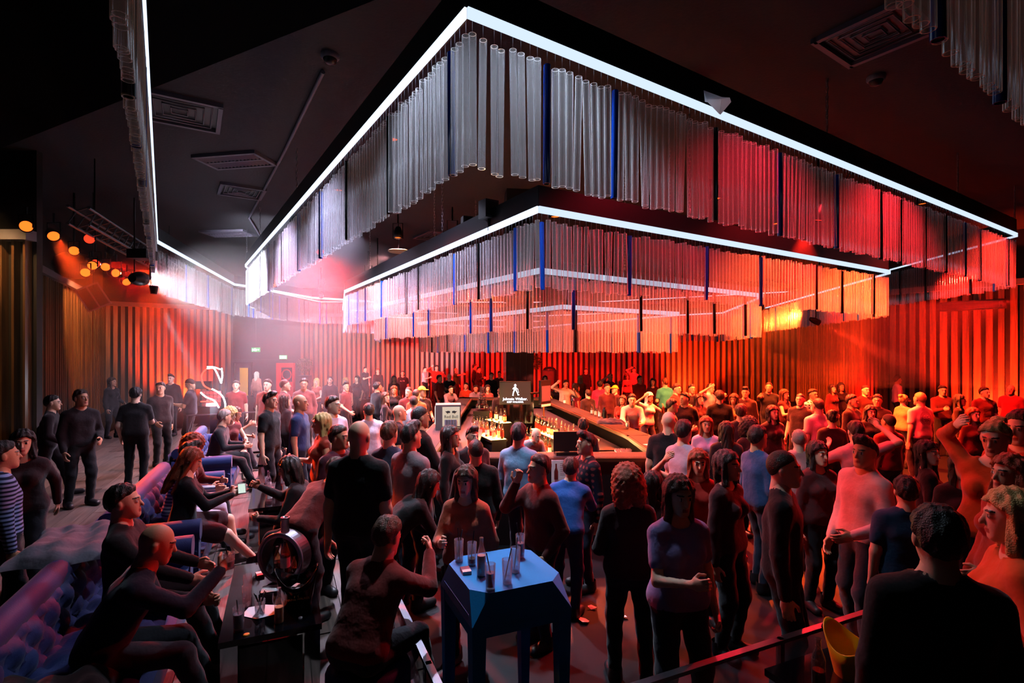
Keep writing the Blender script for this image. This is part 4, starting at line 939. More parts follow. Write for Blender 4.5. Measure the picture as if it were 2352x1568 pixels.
for (x0, y0, x1, y1) in ((450, 875, 486, 893), (462, 897, 510, 935)):
    p0, p1 = at(x0, y0, dN + .06) - o_, at(x1, y1, dN + .06) - o_; MB().box(((p0 + p1) / 2), (abs(p1.x - p0.x), .05, abs(p1.z - p0.z))).build('back_plate', M_BLACK, r)
tm = mat('mosaic_tile', srgb('8a3030'), .15, vary=.2, vscale=30); tme = MB().box((0, 0, 0), (.075, .02, .075)).mesh('mosaic_tile', tm)
for i in range(5):
    for j in range(4):
        q = bpy.data.objects.new('mosaic_tile', tme); link(q, r); q.location = at(468 + i * 9, 902 + j * 9, dN + .015) - o_
MB().box((.04, .06, -o_.z / 2 + ZV / 2 + .35), (.34, .1, o_.z - ZV + .7 - .02)).build('stand', M_BLACK, r)
point_light('neon_glow', at(505, 890, dN - .12), (.8, .85, 1), 60, .12, r)
# glass fence with a chrome post near the phone man
balustrade('clear glass fence with chrome posts behind the jacket man', lw(10.4, -2.7), lw(10.6, -.9), .95, 2, ZV)
# ================================================================== BLUE BAR TABLE IN FRONT
bt = empty('blue_bar_table', (-.06, 3.41, 0), ang_w, 'tall blue plastic bar table with faceted corners and drinks on top', 'table')
A_, C_, ZT, ZL = .30, .095, 1.10, .955
tp = []
for (sx, sy) in ((1, 1), (-1, 1), (-1, -1), (1, -1)):
    q = [(sx * A_, sy * (A_ - C_)), (sx * (A_ - C_), sy * A_)]; tp += q if sx * sy > 0 else q[::-1]
m = MB(); B_ = A_ + .025; vs = [(x, y, ZT) for x, y in tp] + [(sx * B_, sy * B_, ZL - .03) for sx, sy in ((1, 1), (-1, 1), (-1, -1), (1, -1))]
fs = [tuple(range(8))]
for k in range(4): fs.append((2 * k + 1, 2 * k, 8 + k)); fs.append((2 * ((k + 1) % 4), 2 * k + 1, 8 + k, 8 + (k + 1) % 4))
m.add(vs, fs); m.build('table_top', M_TEAL, bt)
for k, (sx, sy) in enumerate(((1, 1), (-1, 1), (-1, -1), (1, -1))):
    MB().box((sx * (B_ - .045), sy * (B_ - .045), ZL / 2 - .015), (.055, .055, ZL - .03), taper=1.6).build('leg', M_TEAL, bt)
for k in range(4):
    a = k * math.pi / 2; MB().box((math.cos(a) * (B_ - .02), math.sin(a) * (B_ - .02), ZL - .04), (.03 if k % 2 == 0 else .5, .5 if k % 2 == 0 else .03, .12)).build('apron', M_TEAL, bt)
for (px, py, h, lq, lv, st, lb, sd) in ((1054, 1289, .15, LQ_CLEAR, .15, 2, 'empty glass with two straws at the far left of the blue table', 41), (1084, 1297, .15, LQ_GREEN, .22, 1, 'mojito glass with mint and straw on the blue table', 42),
        (1126, 1352, .15, LQ_PINK, .62, 1, 'pale pink drink at the front edge of the blue table', 43), (1165, 1340, .15, LQ_CLEAR, .2, 1, 'nearly empty glass right of the pink drink', 44), (1184, 1314, .16, LQ_CLEAR, .12, 1, 'tall empty glass with straw near the middle of the blue table', 45),
        (1195, 1280, .16, LQ_PINK, .6, 1, 'bright pink drink at the back right of the blue table', 46)):
    glass_tumbler(lb, on_z(px, py, ZT), h, .032, lq, lv, st, tilt=.16, rnd=random.Random(sd))
small_bottle('clear lemonade bottle half full on the blue table', on_z(1106, 1322, ZT), .24, .029, liquid=LQ_CLOUD, level=.85)
pack('white cigarette pack lying on the blue table', on_z(1070, 1314, ZT), .3, 'e0d0d4', '9a4a60')

# ---- near right lounge table, black bucket, yellow bucket, bottle
def lr(x, y, z=0): return R0 + Vector((.9156, .402, 0)) * x + Vector((.402, -.9156, 0)) * y + Vector((0, 0, z))
tD = gloss_table('black glossy low table at the bottom right behind glass', lr(1.55, .48, ZV), ang_r, 1.35, .62)
def swoop_bucket(label, p, m, rz, s=1.0):
    r = empty('ice_bucket', p, rz, label, 'bucket'); mb = MB(); nn = 36; vs = []
    for (r0, fr) in ((.085, 0), (.11, .5), (.135, 1.0), (.127, 1.0), (.10, .5), (.08, .06)):
        for i in range(nn): t = 2 * math.pi * i / nn; vs.append((r0 * math.cos(t) * 1.12 * s, r0 * math.sin(t) * s, (.215 + .055 * math.cos(2 * t)) * fr * s))
    mb.add(vs, [(j * nn + i, j * nn + (i + 1) % nn, (j + 1) * nn + (i + 1) % nn, (j + 1) * nn + i) for j in range(5) for i in range(nn)], 0, True); mb.add(vs[:nn], [tuple(range(nn - 1, -1, -1))]); mb.add(vs[-nn:], [tuple(range(nn))])
    mb.build('bucket_body', m, r)
    MB().tube([(.145 * s + .002, .045 * s * math.cos(t), .225 * s + .018 * s * math.sin(t)) for t in np.linspace(0, 2 * math.pi, 16, endpoint=False)], .006, 6, closed=True).build('handle_hole_rim', M_BLKP, r)
    return r
swoop_bucket('yellow plastic ice bucket with a handle hole at bottom right', lr(1.28, .42, HT), mat('yellow_plastic', srgb('d8a010'), .35, vary=.05), 2.1)
swoop_bucket('black ice bucket in front of the yellow one at bottom right', lr(1.60, .55, HT), mat('bucket_black', srgb('08080a'), .2), .4)
small_bottle('amber liquor bottle leaning by the yellow bucket', lr(1.02, .40, HT), .26, .035, gm=clear('bottle_amber_glass', (.75, .5, .3), .8, .2, .05, .1), liquid=mat('whisky_red', srgb('7a2008'), .2), level=.5)
small_bottle('red labelled bottle at the very bottom right table edge', lr(1.92, .62, HT), .25, .04, gm=mat('red_glass', srgb('901010'), .15, vary=.05), lab=mat('red_label', srgb('d82818'), .5, emit=None, vary=.1))
glass_tumbler('glass of ice at the bottom right table', lr(1.80, .70, HT), .12, .036, LQ_CLEAR, .5, 1, rnd=random.Random(51))

# ---- papers on the dance floor
for (px, py, s, lb) in ((1340, 1428, .075, 'crumpled white paper on the floor right of the blue table'), (1515, 1432, .10, 'torn bluish paper flyer on the dance floor'), (1360, 1398, .045, 'small white paper scrap on the floor near the shoes'),
                        (1254, 1410, .05, 'paper scrap on the floor seen under the blue table'), (1432, 1420, .05, 'bluish paper scrap left of the torn flyer')):
    p = on_z(px, py, 0.0); rn = random.Random(px); m = MB(); vs = [(math.cos(a) * s * rn.uniform(.5, 1.2), math.sin(a) * s * rn.uniform(.4, 1), rn.uniform(.004, .03)) for a in np.linspace(0, 6.28, 7, endpoint=False)] + [(0, 0, .02)]
    m.add(vs, [(i, (i + 1) % 7, 7) for i in range(7)]); tag(m.build('paper_scrap', M_PAPER, loc=(p.x, p.y, .001)), lb, 'paper')

# ================================================================== THE BAR
M_BARW = wood('bar_top_wood', srgb('2a180e'), srgb('54321a'), .45, axis=0, scale=12); M_BARD = mat('bar_front_dark', srgb('1a1518'), .35, vary=.2); M_MATT = mat('bar_mat_black', srgb('0b0b0e'), .8, bump=.3, bscale=70)
BAR = [(-1.45, 6.75), (-1.6, 15.9), (1.15, 15.9), (2.28, 8.6), (2.28, 6.75)]
bar = empty('bar_counter', (0, 10, 0), 0, 'long dark bar counter with wooden top around the mirrored pillar', 'bar counter')
def counter(a, b, wd=.42, z=1.14, side=1):
    a = Vector((*a, 0)); b = Vector((*b, 0)); d = b - a; L = d.length; ang = math.atan2(d.y, d.x); o = a - Vector((0, 10, 0))
    q = MB().box((L / 2, side * wd / 2, z - .025), (L + .02, wd, .05)).build('counter_top', M_BARW, bar, o, ang)
    MB().box((L / 2, side * .10, (z - .05) / 2), (L, .08, z - .05)).build('front_panel', M_BARD, bar, o, ang)
    MB().box((L / 2, side * .20, z + .003), (L - .06, .34, .006)).build('bar_mat', M_MATT, bar, o, ang)
    MB().box((L / 2, side * (wd + .24), .88), (L, .5, .04)).build('work_top', mat('worktop_steel', srgb('34323c'), .45, .4, vary=.1), bar, o, ang)
for i in range(5): counter(BAR[i], BAR[(i + 1) % 5], side=-1)
BLOCK.append((-1.6, 2.3, 6.75, 15.9))
# mirrored pillar
PX, PY = .14, 12.0
pil = empty('trim_2', (PX, PY, 0), .12, kind='structure'); MB().box((0, 0, ZC / 2), (.58, .58, ZC)).build('pillar_core', M_BLKP, pil)
mir = mat('dark_mirror', srgb('3a3a42'), .06, .95, vary=.05)
for s in (-1, 1):
    for k in range(4):
        for z in range(3):
            MB().box(((k - 1.5) * .15, s * .30, .75 + z * 1.3), (.143, .02, 1.29)).build('mirror_panel', mir, pil); MB().box((s * .30, (k - 1.5) * .15, .75 + z * 1.3), (.02, .143, 1.29)).build('mirror_panel', mir, pil)
# lit striding-man screen on the pillar
sg = empty('lit_sign', (PX - .07, PY - .62, 1.39), .05, 'black lit sign with white walking man and lettering on pillar', 'sign')
MB().box((0, .05, .23), (.68, .09, .50)).build('housing', M_BLKP, sg); MB().box((0, 0, .23), (.65, .012, .47)).build('screen', mat('screen_navy', srgb('060609'), .6, emit=(.02, .02, .05), es=.3), sg)
LIT = emis('sign_lettering', (.9, .88, 1.0), 5.0); RX90 = Matrix.Rotation(math.radians(90), 4, 'X')
text_mesh('Johnnie Walker.', .082, LIT, sg, Matrix.Translation((0, -.012, .10)) @ RX90); text_mesh('KEEP WALKING.', .050, LIT, sg, Matrix.Translation((0, -.012, .035)) @ RX90)
mw = MB(); walker(mw, .115, Matrix.Identity(4)); q = mw.build('emblem', LIT, sg); q.matrix_local = Matrix.Translation((0, -.012, .295)) @ RX90
MB().cyl((0, .09, .23), (0, .34, .23), .03, n=10).build('wall_arm', M_BLACK, sg)
s2 = empty('menu_screen', (PX + .62, PY - .25, 1.36), .95, 'dark angled menu screen right of the pillar', 'screen')
MB().box((0, .03, .25), (.42, .06, .54)).build('housing', M_BLKP, s2); MB().box((0, -.004, .22), (.36, .01, .34)).build('screen', mat('screen_grey', srgb('5a4a50'), .3, emit=srgb('806a6a'), es=.12, vary=.3, vscale=20), s2); MB().box((0, -.004, -.04), (.38, .01, .05)).build('white_strip', M_PAPER, s2)
MB().cyl((-.2, .05, .25), (-.50, .10, .25), .025, n=8).build('wall_arm', M_BLACK, s2)
# lit back bar island with its shelves
isl = empty('back_bar', (0, 0, 0), 0, 'glowing back bar shelves around the mirrored pillar', 'shelf'); GLOW = emis('shelf_glow', (1.0, .56, .16), 9.0)
def shelf(a, b, z, wd, glow=True):
    a = Vector((*a, z)); b = Vector((*b, z)); d = b - a; L = d.length; ang = math.atan2(d.y, d.x)
    MB().box((L / 2, 0, -.02), (L, wd, .04)).build('shelf_board', M_BARD, isl, a, ang)
    if glow: MB().box((L / 2, 0, .004), (L - .04, wd - .05, .008)).build('light_panel', GLOW, isl, a, ang)
    MB().box((L / 2, 0, -(z - .04) / 2 - .04), (L, wd - .06, z - .04)).build('cabinet_base', M_BARD, isl, a, ang)
LA, LB = (-.82, 11.6), (-.25, 10.2)            # left lit shelf line
RA, RB = (.48, 11.3), (1.10, 9.2)              # right lit shelf lines
shelf(LA, LB, .80, .36); shelf((-.52, 12.2), (-.12, 11.5), .95, .30); shelf(RA, RB, .86, .22); shelf((RA[0] - .26, RA[1] - .10), (RB[0] - .26, RB[1] - .10), .60, .30)
AMB = mat('whisky_amber', srgb('b8560c'), .2, emit=srgb('c86410'), es=.25, vary=.15); BG = [clear('bottle_clear_glass', (.9, .9, .95), .8, .15, .05, .1), clear('bottle_amber_glass', (.75, .5, .3), .8, .2, .05, .1), mat('green_bottle', srgb('14301c'), .15, vary=.05)]  # amber liquid glows a little by itself, standing for shelf light through it
LABS = [M_PAPER, mat('label_red', srgb('b02818'), .6, vary=.1), mat('label_cream', srgb('e0c890'), .6, vary=.1)]
ORD = ['first', 'second', 'third', 'fourth', 'fifth', 'sixth', 'seventh', 'eighth', 'ninth', 'tenth', 'eleventh', 'twelfth', 'thirteenth', 'fourteenth', 'fifteenth']
def bottle_row(a, b, z, n, txt, cat_, rn, jit=.03, hs=(.27, .33), pour=True):
    for i in range(n):
        t = (i + .5) / n; x = a[0] + (b[0] - a[0]) * t + rn.uniform(-jit, jit); y = a[1] + (b[1] - a[1]) * t
        k = rn.randint(0, 1); h = rn.uniform(*hs)
        q = small_bottle(txt % ORD[i], (x, y, z + .009), h, rn.uniform(.032, .040), gm=BG[k], liquid=AMB if k or pour else LQ_CLEAR, level=rn.uniform(.4, .95), lab=LABS[rn.randint(0, 2)], capm=None if pour else M_BLKP, group=cat_, name='liquor_bottle')
        if pour: MB().cyl((0, 0, h), (.012, 0, h + .06), .009, .005, 8).build('pourer', M_STEEL, q); MB().lathe([(.014, h), (.014, h + .015)], 8).build('stopper', LABS[1], q)
rn = random.Random(77)
bottle_row(RA, RB, .86, 14, '%s whisky bottle with pourer from the pillar in the upper right lit row', 'whisky bottles in the upper lit row', rn)
bottle_row((RA[0] - .20, RA[1] - .07), (RB[0] - .20, RB[1] - .07), .60, 12, '%s amber bottle from the pillar in the lower right lit row', 'amber bottles in the lower lit row', rn, hs=(.24, .30))
bottle_row((LA[0] - .08, LA[1]), (LB[0] - .08, LB[1]), .80, 10, '%s bottle from the back in the outer row of the left lit shelf', 'bottles on the left lit shelf', rn, pour=False)
bottle_row((LA[0] + .09, LA[1]), (LB[0] + .09, LB[1]), .80, 9, '%s bottle from the back in the inner row of the left lit shelf', 'bottles on the left lit shelf', rn, pour=False)
bottle_row((-.52, 12.2), (-.12, 11.5), .95, 5, '%s bottle from the left on the small shelf against the pillar', 'bottles beside the pillar', rn, pour=False)
r = empty('bottle_pyramid', (-.72, 12.6, 1.14), 0, 'tall tower of stacked glasses left of the lit sign', 'glass tower')
MB().box((0, 0, -.585), (.4, .4, 1.11)).build('stand', M_BARD, r)
for z in range(5):
    MB().lathe([(.16 - z * .028, z * .11), (.17 - z * .028, z * .11 + .008)], 16).build('tier_plate', M_CHROME, r)
    for k in range(6 - z):
        a = k * 6.283 / (6 - z); MB().lathe([(.022, 0), (.03, .09)], 10, ((.12 - z * .024) * math.cos(a), (.12 - z * .024) * math.sin(a), z * .11 + .01)).build('glass', BG[0], r)
point_light('shelf_lamp', (.55, 9.6, 1.35), WARM, 70, .06, isl); point_light('shelf_lamp', (-.55, 10.6, 1.35), WARM, 70, .06, isl); point_light('shelf_lamp', (1.35, 9.0, 1.02), WARM, 50, .06, isl); point_light('shelf_lamp', (.1, 14.2, 1.5), WARM, 50, .06, isl)
# energy drink mini fridge on the left counter
fr = empty('mini_fridge', (-1.13, 9.3, 1.147), .12, 'grey lit mini fridge with bull emblem and lettering on counter', 'fridge'); FG = mat('fridge_grey', srgb('8a8484'), .35, .5, vary=.08)
MB().box((0, .02, .22), (.44, .38, .44)).build('cabinet', FG, fr); MB().box((.05, -.18, .22), (.30, .015, .37)).build('glass_door', mat('fridge_door_lit', srgb('d8d0b8'), .2, emit=srgb('d8c8a0'), es=.45, vary=.05), fr)
MB().box((-.225, .0, .25), (.012, .26, .30)).build('side_light', emis('fridge_light', (1, .93, .75), 1.6), fr); MB().box((.05, -.19, .06), (.30, .012, .02)).build('door_handle', M_STEEL, fr)
FT_ = mat('fridge_print', srgb('3a3634'), .5, vary=.02); text_mesh('Red Bull', .072, FT_, fr, Matrix.Translation((.05, -.19, .235)) @ RX90)
mb = MB()
for sgn in (-1, 1):
    for poly in ([(0.012, 0), (.03, .02), (.055, .026), (.078, .016), (.085, -.004), (.07, -.014), (.045, -.012), (.03, -.016)], [(.075, .012), (.095, .02), (.10, .012), (.085, .0)], [(.05, -.01), (.06, -.03), (.066, -.03), (.066, -.008)], [(.022, .012), (.016, .024), (.030, .02)]):
        mb.add([(sgn * x, y, 0) for x, y in (poly if sgn > 0 else poly[::-1])], [tuple(range(len(poly)))])
q = mb.build('emblem', FT_, fr); q.matrix_local = Matrix.Translation((.05, -.19, .315)) @ RX90
for k in range(5): MB().lathe([(.022, 0), (.022, .11)], 10, (-.04 + k * .045, -.195, .075)).build('can_print', mat('can_blue_silver', srgb('9aa0b8'), .3, .5, vary=.2), fr)
# things on the right counter and work tops
def rc(t, off=.2): a, b = Vector((1.15, 15.9, 1.147)), Vector((2.28, 8.6, 1.147)); d = (b - a).normalized(); return a + (b - a) * t + Vector((d.y, -d.x, 0)) * off * -1 * -1
for k, (t, lb) in enumerate(((.30, 'bottle standing alone at the far end of the right counter'), (.62, 'first of three mixer bottles on the right counter'), (.655, 'middle mixer bottle of three on the right counter'), (.69, 'last of three mixer bottles on the right counter'), (.90, 'mixer bottle nearest the counter corner at right'))):
    small_bottle(lb, rc(t, .12), .24, .031, gm=BG[0], liquid=LQ_CLEAR, level=.6, lab=M_PAPER)
for k, (t, lb) in enumerate(((.42, 'steel cocktail shaker on the right counter'), (.74, 'black cocktail shaker before the dark jacket'))):
    r = empty('cocktail_shaker', rc(t, .14), 0, lb, 'shaker'); MB().lathe([(.036, 0), (.045, .16), (.046, .165)], 16).build('cup', M_CHROME if k == 0 else M_BLKP, r); MB().lathe([(.046, .165), (.04, .21), (.02, .23), (.02, .26)], 16).build('lid', M_CHROME if k == 0 else M_BLACK, r)
coat('dark blue jacket lying on the right bar counter', rc(.80, .16), .32, .5, .10, cloth('1a2038'), 1.4, 22)
for k in range(6): glass_tumbler('%s upturned glass from the left beside the bar sink' % ORD[k], (1.62 + .085 * (k % 3), 8.0 + .09 * (k // 3), .90), .12, .036, None, group='glasses by the sink', rnd=random.Random(60 + k))
r = empty('fruit_bowl', (1.36, 9.0, .90), 0, 'glass bowl of bar tools on the right work top', 'bowl'); MB().lathe([(.05, 0), (.11, .05), (.14, .11), (.132, .11), (.10, .055), (.03, .012)], 22).build('bowl', BG[0], r); MB().box((0, 0, .06), (.05, .18, .02), rz=.6).build('tongs', M_STEEL, r)
p = Vector((2.02, 7.7, 1.147)); tag(MB().box((0, 0, .002), (.16, .11, .004)).build('paper_note', M_PAPER, loc=p, rz=.4), 'white paper lying on the near right bar corner', 'paper')
r = empty('plate', (1.72, 7.35, .90), 0, 'white plate with fruit scraps on the near work top', 'plate'); MB().lathe([(.07, 0), (.12, .015), (.115, .02), (.06, .008)], 22).build('dish', M_PAPER, r); MB().lathe([(.03, .01), (.03, .02)], 10).build('fruit', mat('lemon', srgb('e09020'), .5), r)
r = empty('order_terminal', (.72, 6.98, 1.147), math.pi + .1, 'black order terminal with screen on the front counter', 'terminal'); MB().box((0, 0, .02), (.3, .2, .04)).build('base', M_BLKP, r); MB().box((0, .05, .18), (.36, .04, .26)).build('screen', M_BLKP, r); MB().box((0, .0, .1), (.06, .06, .14)).build('neck', M_BLKP, r)
r = empty('menu_card', (.60, 6.66, .99), 0, 'white menu card with a bottle picture on the bar front', 'menu'); MB().box((0, 0, 0), (.20, .006, .29)).build('card', M_PAPER, r)
MB().lathe([(.026, -.10), (.026, .0), (.010, .05), (.010, .10)], 10, (-.04, -.002, 0)).build('printed_bottle', mat('print_dark_red', srgb('5a1410'), .5), r)
for j in range(7): MB().box((.045, -.004, .10 - j * .024), (.07, .002, .006)).build('printed_line', mat('print_grey', srgb('777777'), .6), r)
MB().box((0, .05, 0), (.03, .1, .03)).build('clip', M_BLACK, r)
r = empty('paper_stand', (1.02, 8.0, .90), 0, 'white card stand with a red heart on the work top', 'card stand'); MB().box((0, 0, .10), (.17, .05, .20)).build('card', M_PAPER, r)
mb = MB(); mb.add([(0, 0, -.028), (.028, 0, .006), (.016, 0, .022), (0, 0, .010), (-.016, 0, .022), (-.028, 0, .006)], [(0, 1, 2, 3, 4, 5)]); mb.build('heart_print', mat('heart_red', srgb('c01818'), .5), r, (.02, -.027, .09)); MB().box((0, 0, .22), (.15, .04, .05)).build('red_top', mat('heart_red', srgb('c01818'), .5), r)
# beer tap arch right of the pillar
r = empty('water_tap', (.78, 12.9, .9), 0, 'curved brass tap behind the menu screen', 'tap'); MB().tube([(0, 0, 0), (0, 0, .42), (.05, 0, .52), (.16, 0, .54), (.2, 0, .46)], .018, 8).build('spout', mat('brass', srgb('d8b060'), .2, .9, vary=.05), r); MB().lathe([(.05, 0), (.05, .03)], 14).build('base', M_STEEL, r)
MB().box((0, 0, -.45), (.12, .12, .9)).build('riser', M_BARD, r)
# ---- back of the room: speaker on a stand, plants, parcel light
def speaker_box(label, p, rz, z):
    r = empty('loudspeaker', p, rz, label, 'speaker'); MB().box((0, 0, z + .45), (.62, .5, .9)).build('cabinet', M_BLKP, r); MB().lathe([(.31, 0), (.30, .05), (.22, .12), (.02, .16)], 24, (0, 0, z + .9)).build('rounded_top', M_BLKP, r)
    MB().box((0, -.255, z + .45), (.54, .02, .8)).build('grille', mat('speaker_grille', srgb('3a2018'), .5, vary=.2, vscale=60), r); MB().cyl((0, 0, 0), (0, 0, z), .035, n=10).build('pole', M_BLACK, r); MB().lathe([(.3, 0), (.3, .03), (.05, .06)], 20).build('foot', M_BLACK, r)
q = at(1262, 900, 25.5); speaker_box('tall loudspeaker with rounded top at the back wall behind the bar', (q.x, q.y, 0), -.3, .75)
M_LEAF = mat('leaf_green', srgb('2a4a1c'), .5, vary=.3, rnd=.3)
def leaves(n, fn, rn, size):
    m = MB()
    for i in range(n):
        p = fn(rn); a, b = rn.uniform(0, 6.28), rn.uniform(-.9, .9); d = Vector((math.cos(a) * math.cos(b), math.sin(a) * math.cos(b), math.sin(b))); s = d.cross(Vector((0, 0, 1))).normalized() * size * .35
        m.add([p, p + d * size * .5 + s, p + d * size, p + d * size * .5 - s], [(0, 1, 2, 3)])
    return m
def sph(c, R):
    def f(rn):
        while True:
            v = Vector((rn.uniform(-1, 1), rn.uniform(-1, 1), rn.uniform(-1, 1)))
            if .6 < v.length < 1: return Vector(c) + v * R
    return f
q = at(700, 838, 27.5); r = empty('topiary', (q.x, q.y, 0), 0, 'round clipped topiary ball on a tall dark planter by the entrance', 'plant')
tag(leaves(900, sph((0, 0, 1.85), .40), random.Random(4), .09).build('foliage', M_LEAF, r), kind='stuff'); MB().box((0, 0, .65), (.5, .5, 1.3), taper=1.1).build('planter', M_BLKP, r); MB().cyl((0, 0, 1.3), (0, 0, 1.7), .03, n=8).build('stem', M_BLKP, r)
q = at(1226, 832, 27.3); r = empty('hanging_plant', (q.x, q.y, 0), 0, 'leafy plant in a hanging basket right of the pillar', 'plant'); tag(leaves(500, sph((0, 0, 2.0), .42), random.Random(5), .12).build('foliage', M_LEAF, r), kind='stuff'); MB().lathe([(.05, 1.7), (.2, 1.78), (.24, 1.95)], 16).build('basket', M_BLKP, r); MB().cyl((0, 0, 1.9), (0, 0, ZC), .01, n=6).build('cord', M_BLACK, r)
# black box fixed under the cornice of the right wall, DJ desk
q = at(2232, 697, 16.0); r = empty('wall_box', (q.x, q.y, 3.83), math.atan2(8.3, -5.5) + math.pi, 'long black box mounted on the right slat wall', 'wall box'); MB().box((0, 0, .1), (1.5, .35, .28)).build('housing', M_BLKP, r); MB().box((0, -.18, .08), (1.35, .02, .16)).build('front_slot', M_BLACK, r); MB().box((0, .3, .1), (.1, .5, .1)).build('bracket', M_BLACK, r)
# ================================================================== THE CROWD
BLOCK += [(-.5, .4, 3.0, 3.85)]
def seated(s, t, yaw_off, pose, sex, hair, hc, top, sleeve, bot, label, scale=1.0, skin=0, btype='long', shoe='18161a', seat=.47):
    p = lw(s, t, ZV + (seat - .45) * 1.0); PLACED.append((p.x, p.y)); b = make_person(p, math.radians(113.7 + yaw_off), pose, sex, scale, hair, hc, top, sleeve, bot, label, skin, btype, shoe); b['_pose'] = pose + '|' + sex; return b
LAV, GREY, BLK, NAVY, WHT = 'b0a8d0', '8a8890', '121216', '1a2850', 'd8d4dc'
# --- left lounge, seated
drinker = seated(1.00, -1.72, 8, 'sit_lean', 'm', 'bald', 'k', '14182a', 'long', '1c1c24', 'bald man in dark sweater hunched over a drink on the nearest sofa', .98, 1)
seated(1.78, -1.80, -4, 'sit', 'm', 'short', 'k', '1a1216', 'long', '1a1a20', 'dark-haired seated person beside the bald drinker')
seated(4.02, -1.86, 0, 'sit_turn', 'm', 'quiff', 'k', pattern_cloth('striped_shirt', 'c8ccd4', '50587a', 'stripe'), 'long', 'c0b8c8', 'seated man in striped shirt and pale trousers on the middle sofa', .98, 0)
seated(4.62, -1.90, -20, 'sit_turn', 'f', 'curly', 'r', '5a2018', 'long', '201820', 'curly orange-haired woman seated behind the striped shirt man', .97, 2)
phoner = seated(3.46, -1.72, 4, 'sit_phone', 'f', 'long', 'r', BLK, 'long', '3a1a20', 'red-haired woman in black with fishnet legs looking at a phone', .98, 2, 'skirt')
seated(7.25, -1.80, -8, 'sit_turn', 'm', 'short', 'g', '1a1a1e', 'long', '141418', 'man in black jacket seen from behind on the far sofa', 1.0, 0)
seated(8.05, -1.72, -70, 'sit_turn', 'f', 'curly', 'bl', '6a3030', 'strap', '3a2020', 'blonde woman with curly hair facing us on the far sofa', .97, 2, 'skirt', 'c8b090')
seated(8.75, -1.80, -30, 'sit_lean', 'f', 'long', 'b', 'c04818', 'short', '201820', 'dark-haired woman in orange-lit top leaning forward on the far sofa', .97, 1)  # orange light on her put into the colour of the top
seated(2.95, -.60, 160, 'sit_lean', 'f', 'bob', 'k', '1c1014', 'long', '141418', 'dark-haired person sitting on the pouf behind the ring display', .97, 1)
seated(.46, -.36, 42, 'sit_lean', 'm', 'short', 'br', '6a1a18', 'long', '1c1a22', 'man in red top hunched on the pouf close to the camera', .98, 0)
# --- left lounge, standing
LZ = dict(zf=ZV)
crowd(312, 888, 200, 'hold', 'm', 'short', 'k', BLK, 'short', '101014', 'man in black t-shirt and boots standing with his back to us', h=1.74, **LZ)
crowd(258, 866, 80, 'stand_b', 'f', 'long', 'br', '1c1418', 'long', '16141a', 'long-haired woman in profile before the left slat wall', **LZ)
crowd(368, 876, 60, 'turn', 'm', 'short', 'k', '241418', 'long', '141418', 'dark-dressed man standing left of the bearded man', **LZ)
crowd(392, 858, 10, 'stand', 'm', 'quiff', 'k', '181418', 'long', '141418', 'bearded man facing us before the left slat wall', **LZ)
phoneman = crowd(436, 869, -70, 'phone', 'm', 'buzz', 'k', '2a2a38', 'short', '1c1418', 'man in dark grey t-shirt looking down at a phone', **LZ)
crowd(187, 893, 60, 'stand_b', 'm', 'short', 'b', '181014', 'long', '101014', 'dark figure standing between the armchair and the left slats', h=1.78, **LZ)
crowd(122, 906, 120, 'walk', 'm', 'short', 'k', '1c1216', 'long', '101014', 'dark figure walking in the shadows at left', h=1.72, **LZ)
crowd(52, 985, 40, 'walk', 'f', 'bob', 'k', '241418', 'long', '14141c', 'shadowy person passing the left edge behind the striped sleeve', h=1.64, **LZ)
crowd(10, 1010, 140, 'stand', 'm', 'short', 'k', pattern_cloth('blue_stripe', '8a98c8', '1a2038', 'stripe'), 'long', '14141c', 'person in blue striped shirt at the very left edge', h=1.62, **LZ)
crowd(772, 1078, 150, 'bend', 'm', 'short', 'br', '5a2020', 'long', '20202a', 'man in red top bending over beside the glass balustrade', d=5.0, **LZ)
# --- entrance side and back left
crowd(542, 873, 20, 'stand', 'm', 'short', 'b', '7a2020', 'short', '1c1a20', 'man in red t-shirt left of the long-haired pale figure', d=12.6)
crowd(590, 853, 170, 'stand', 'f', 'long', 'w', 'd89080', 'long', 'c08078', 'tall pale figure with long white hair seen from behind', h=1.7)
crowd(614, 870, 0, 'stand', 'm', 'short', 'b', '8a2418', 'short', '201a20', 'man in red shirt before the hose cabinet')
crowd(655, 871, 100, 'stand_b', 'm', 'buzz', 'b', '3a2024', 'short', '1a181c', 'man in profile right in front of the red hose cabinet')
crowd(698, 868, 20, 'hold', 'm', 'short', 'b', '6a3a38', 'long', '1a181c', 'man in patterned dark top below the topiary')
crowd(727, 868, -20, 'stand_b', 'f', 'long', 'bl', 'a85040', 'strap', '201a20', 'blonde woman in a strappy top right of the topiary')
crowd(621, 899, 85, 'stand', 'm', 'quiff', 'k', BLK, 'short', '181820', 'man in black t-shirt in profile left of the bald man')
crowd(690, 906, 95, 'stand', 'm', 'bald', 'b', '20305a', 'short', '1c2030', 'bald man in navy t-shirt facing right in the crowd')
crowd(766, 908, 60, 'stand_b', 'm', 'short', 'b', 'c8c4d8', 'short', '1c1a24', 'man in bright white t-shirt leaning sideways near the entrance')
crowd(795, 876, 80, 'turn', 'm', 'quiff', 'k', '501818', 'short', '1a181c', 'man in red t-shirt in profile behind the white t-shirt man')
crowd(794, 866, 0, 'stand', 'f', 'bob', 'bl', '7a3030', 'short', '1a181c', 'pale-haired woman behind the man in profile')
crowd(839, 842, 60, 'hold', 'm', 'short', 'k', '16141a', 'short', '16141a', 'man in black by the back slats facing right')
crowd(868, 846, 20, 'stand', 'm', 'short', 'r', '201014', 'long', '16141a', 'orange-lit man beside the man in black by the slats')
alps = crowd(925, 851, 5, 'stand', 'm', 'buzz', 'k', '141216', 'short', '181418', 'man in black t-shirt with pale print on the chest')
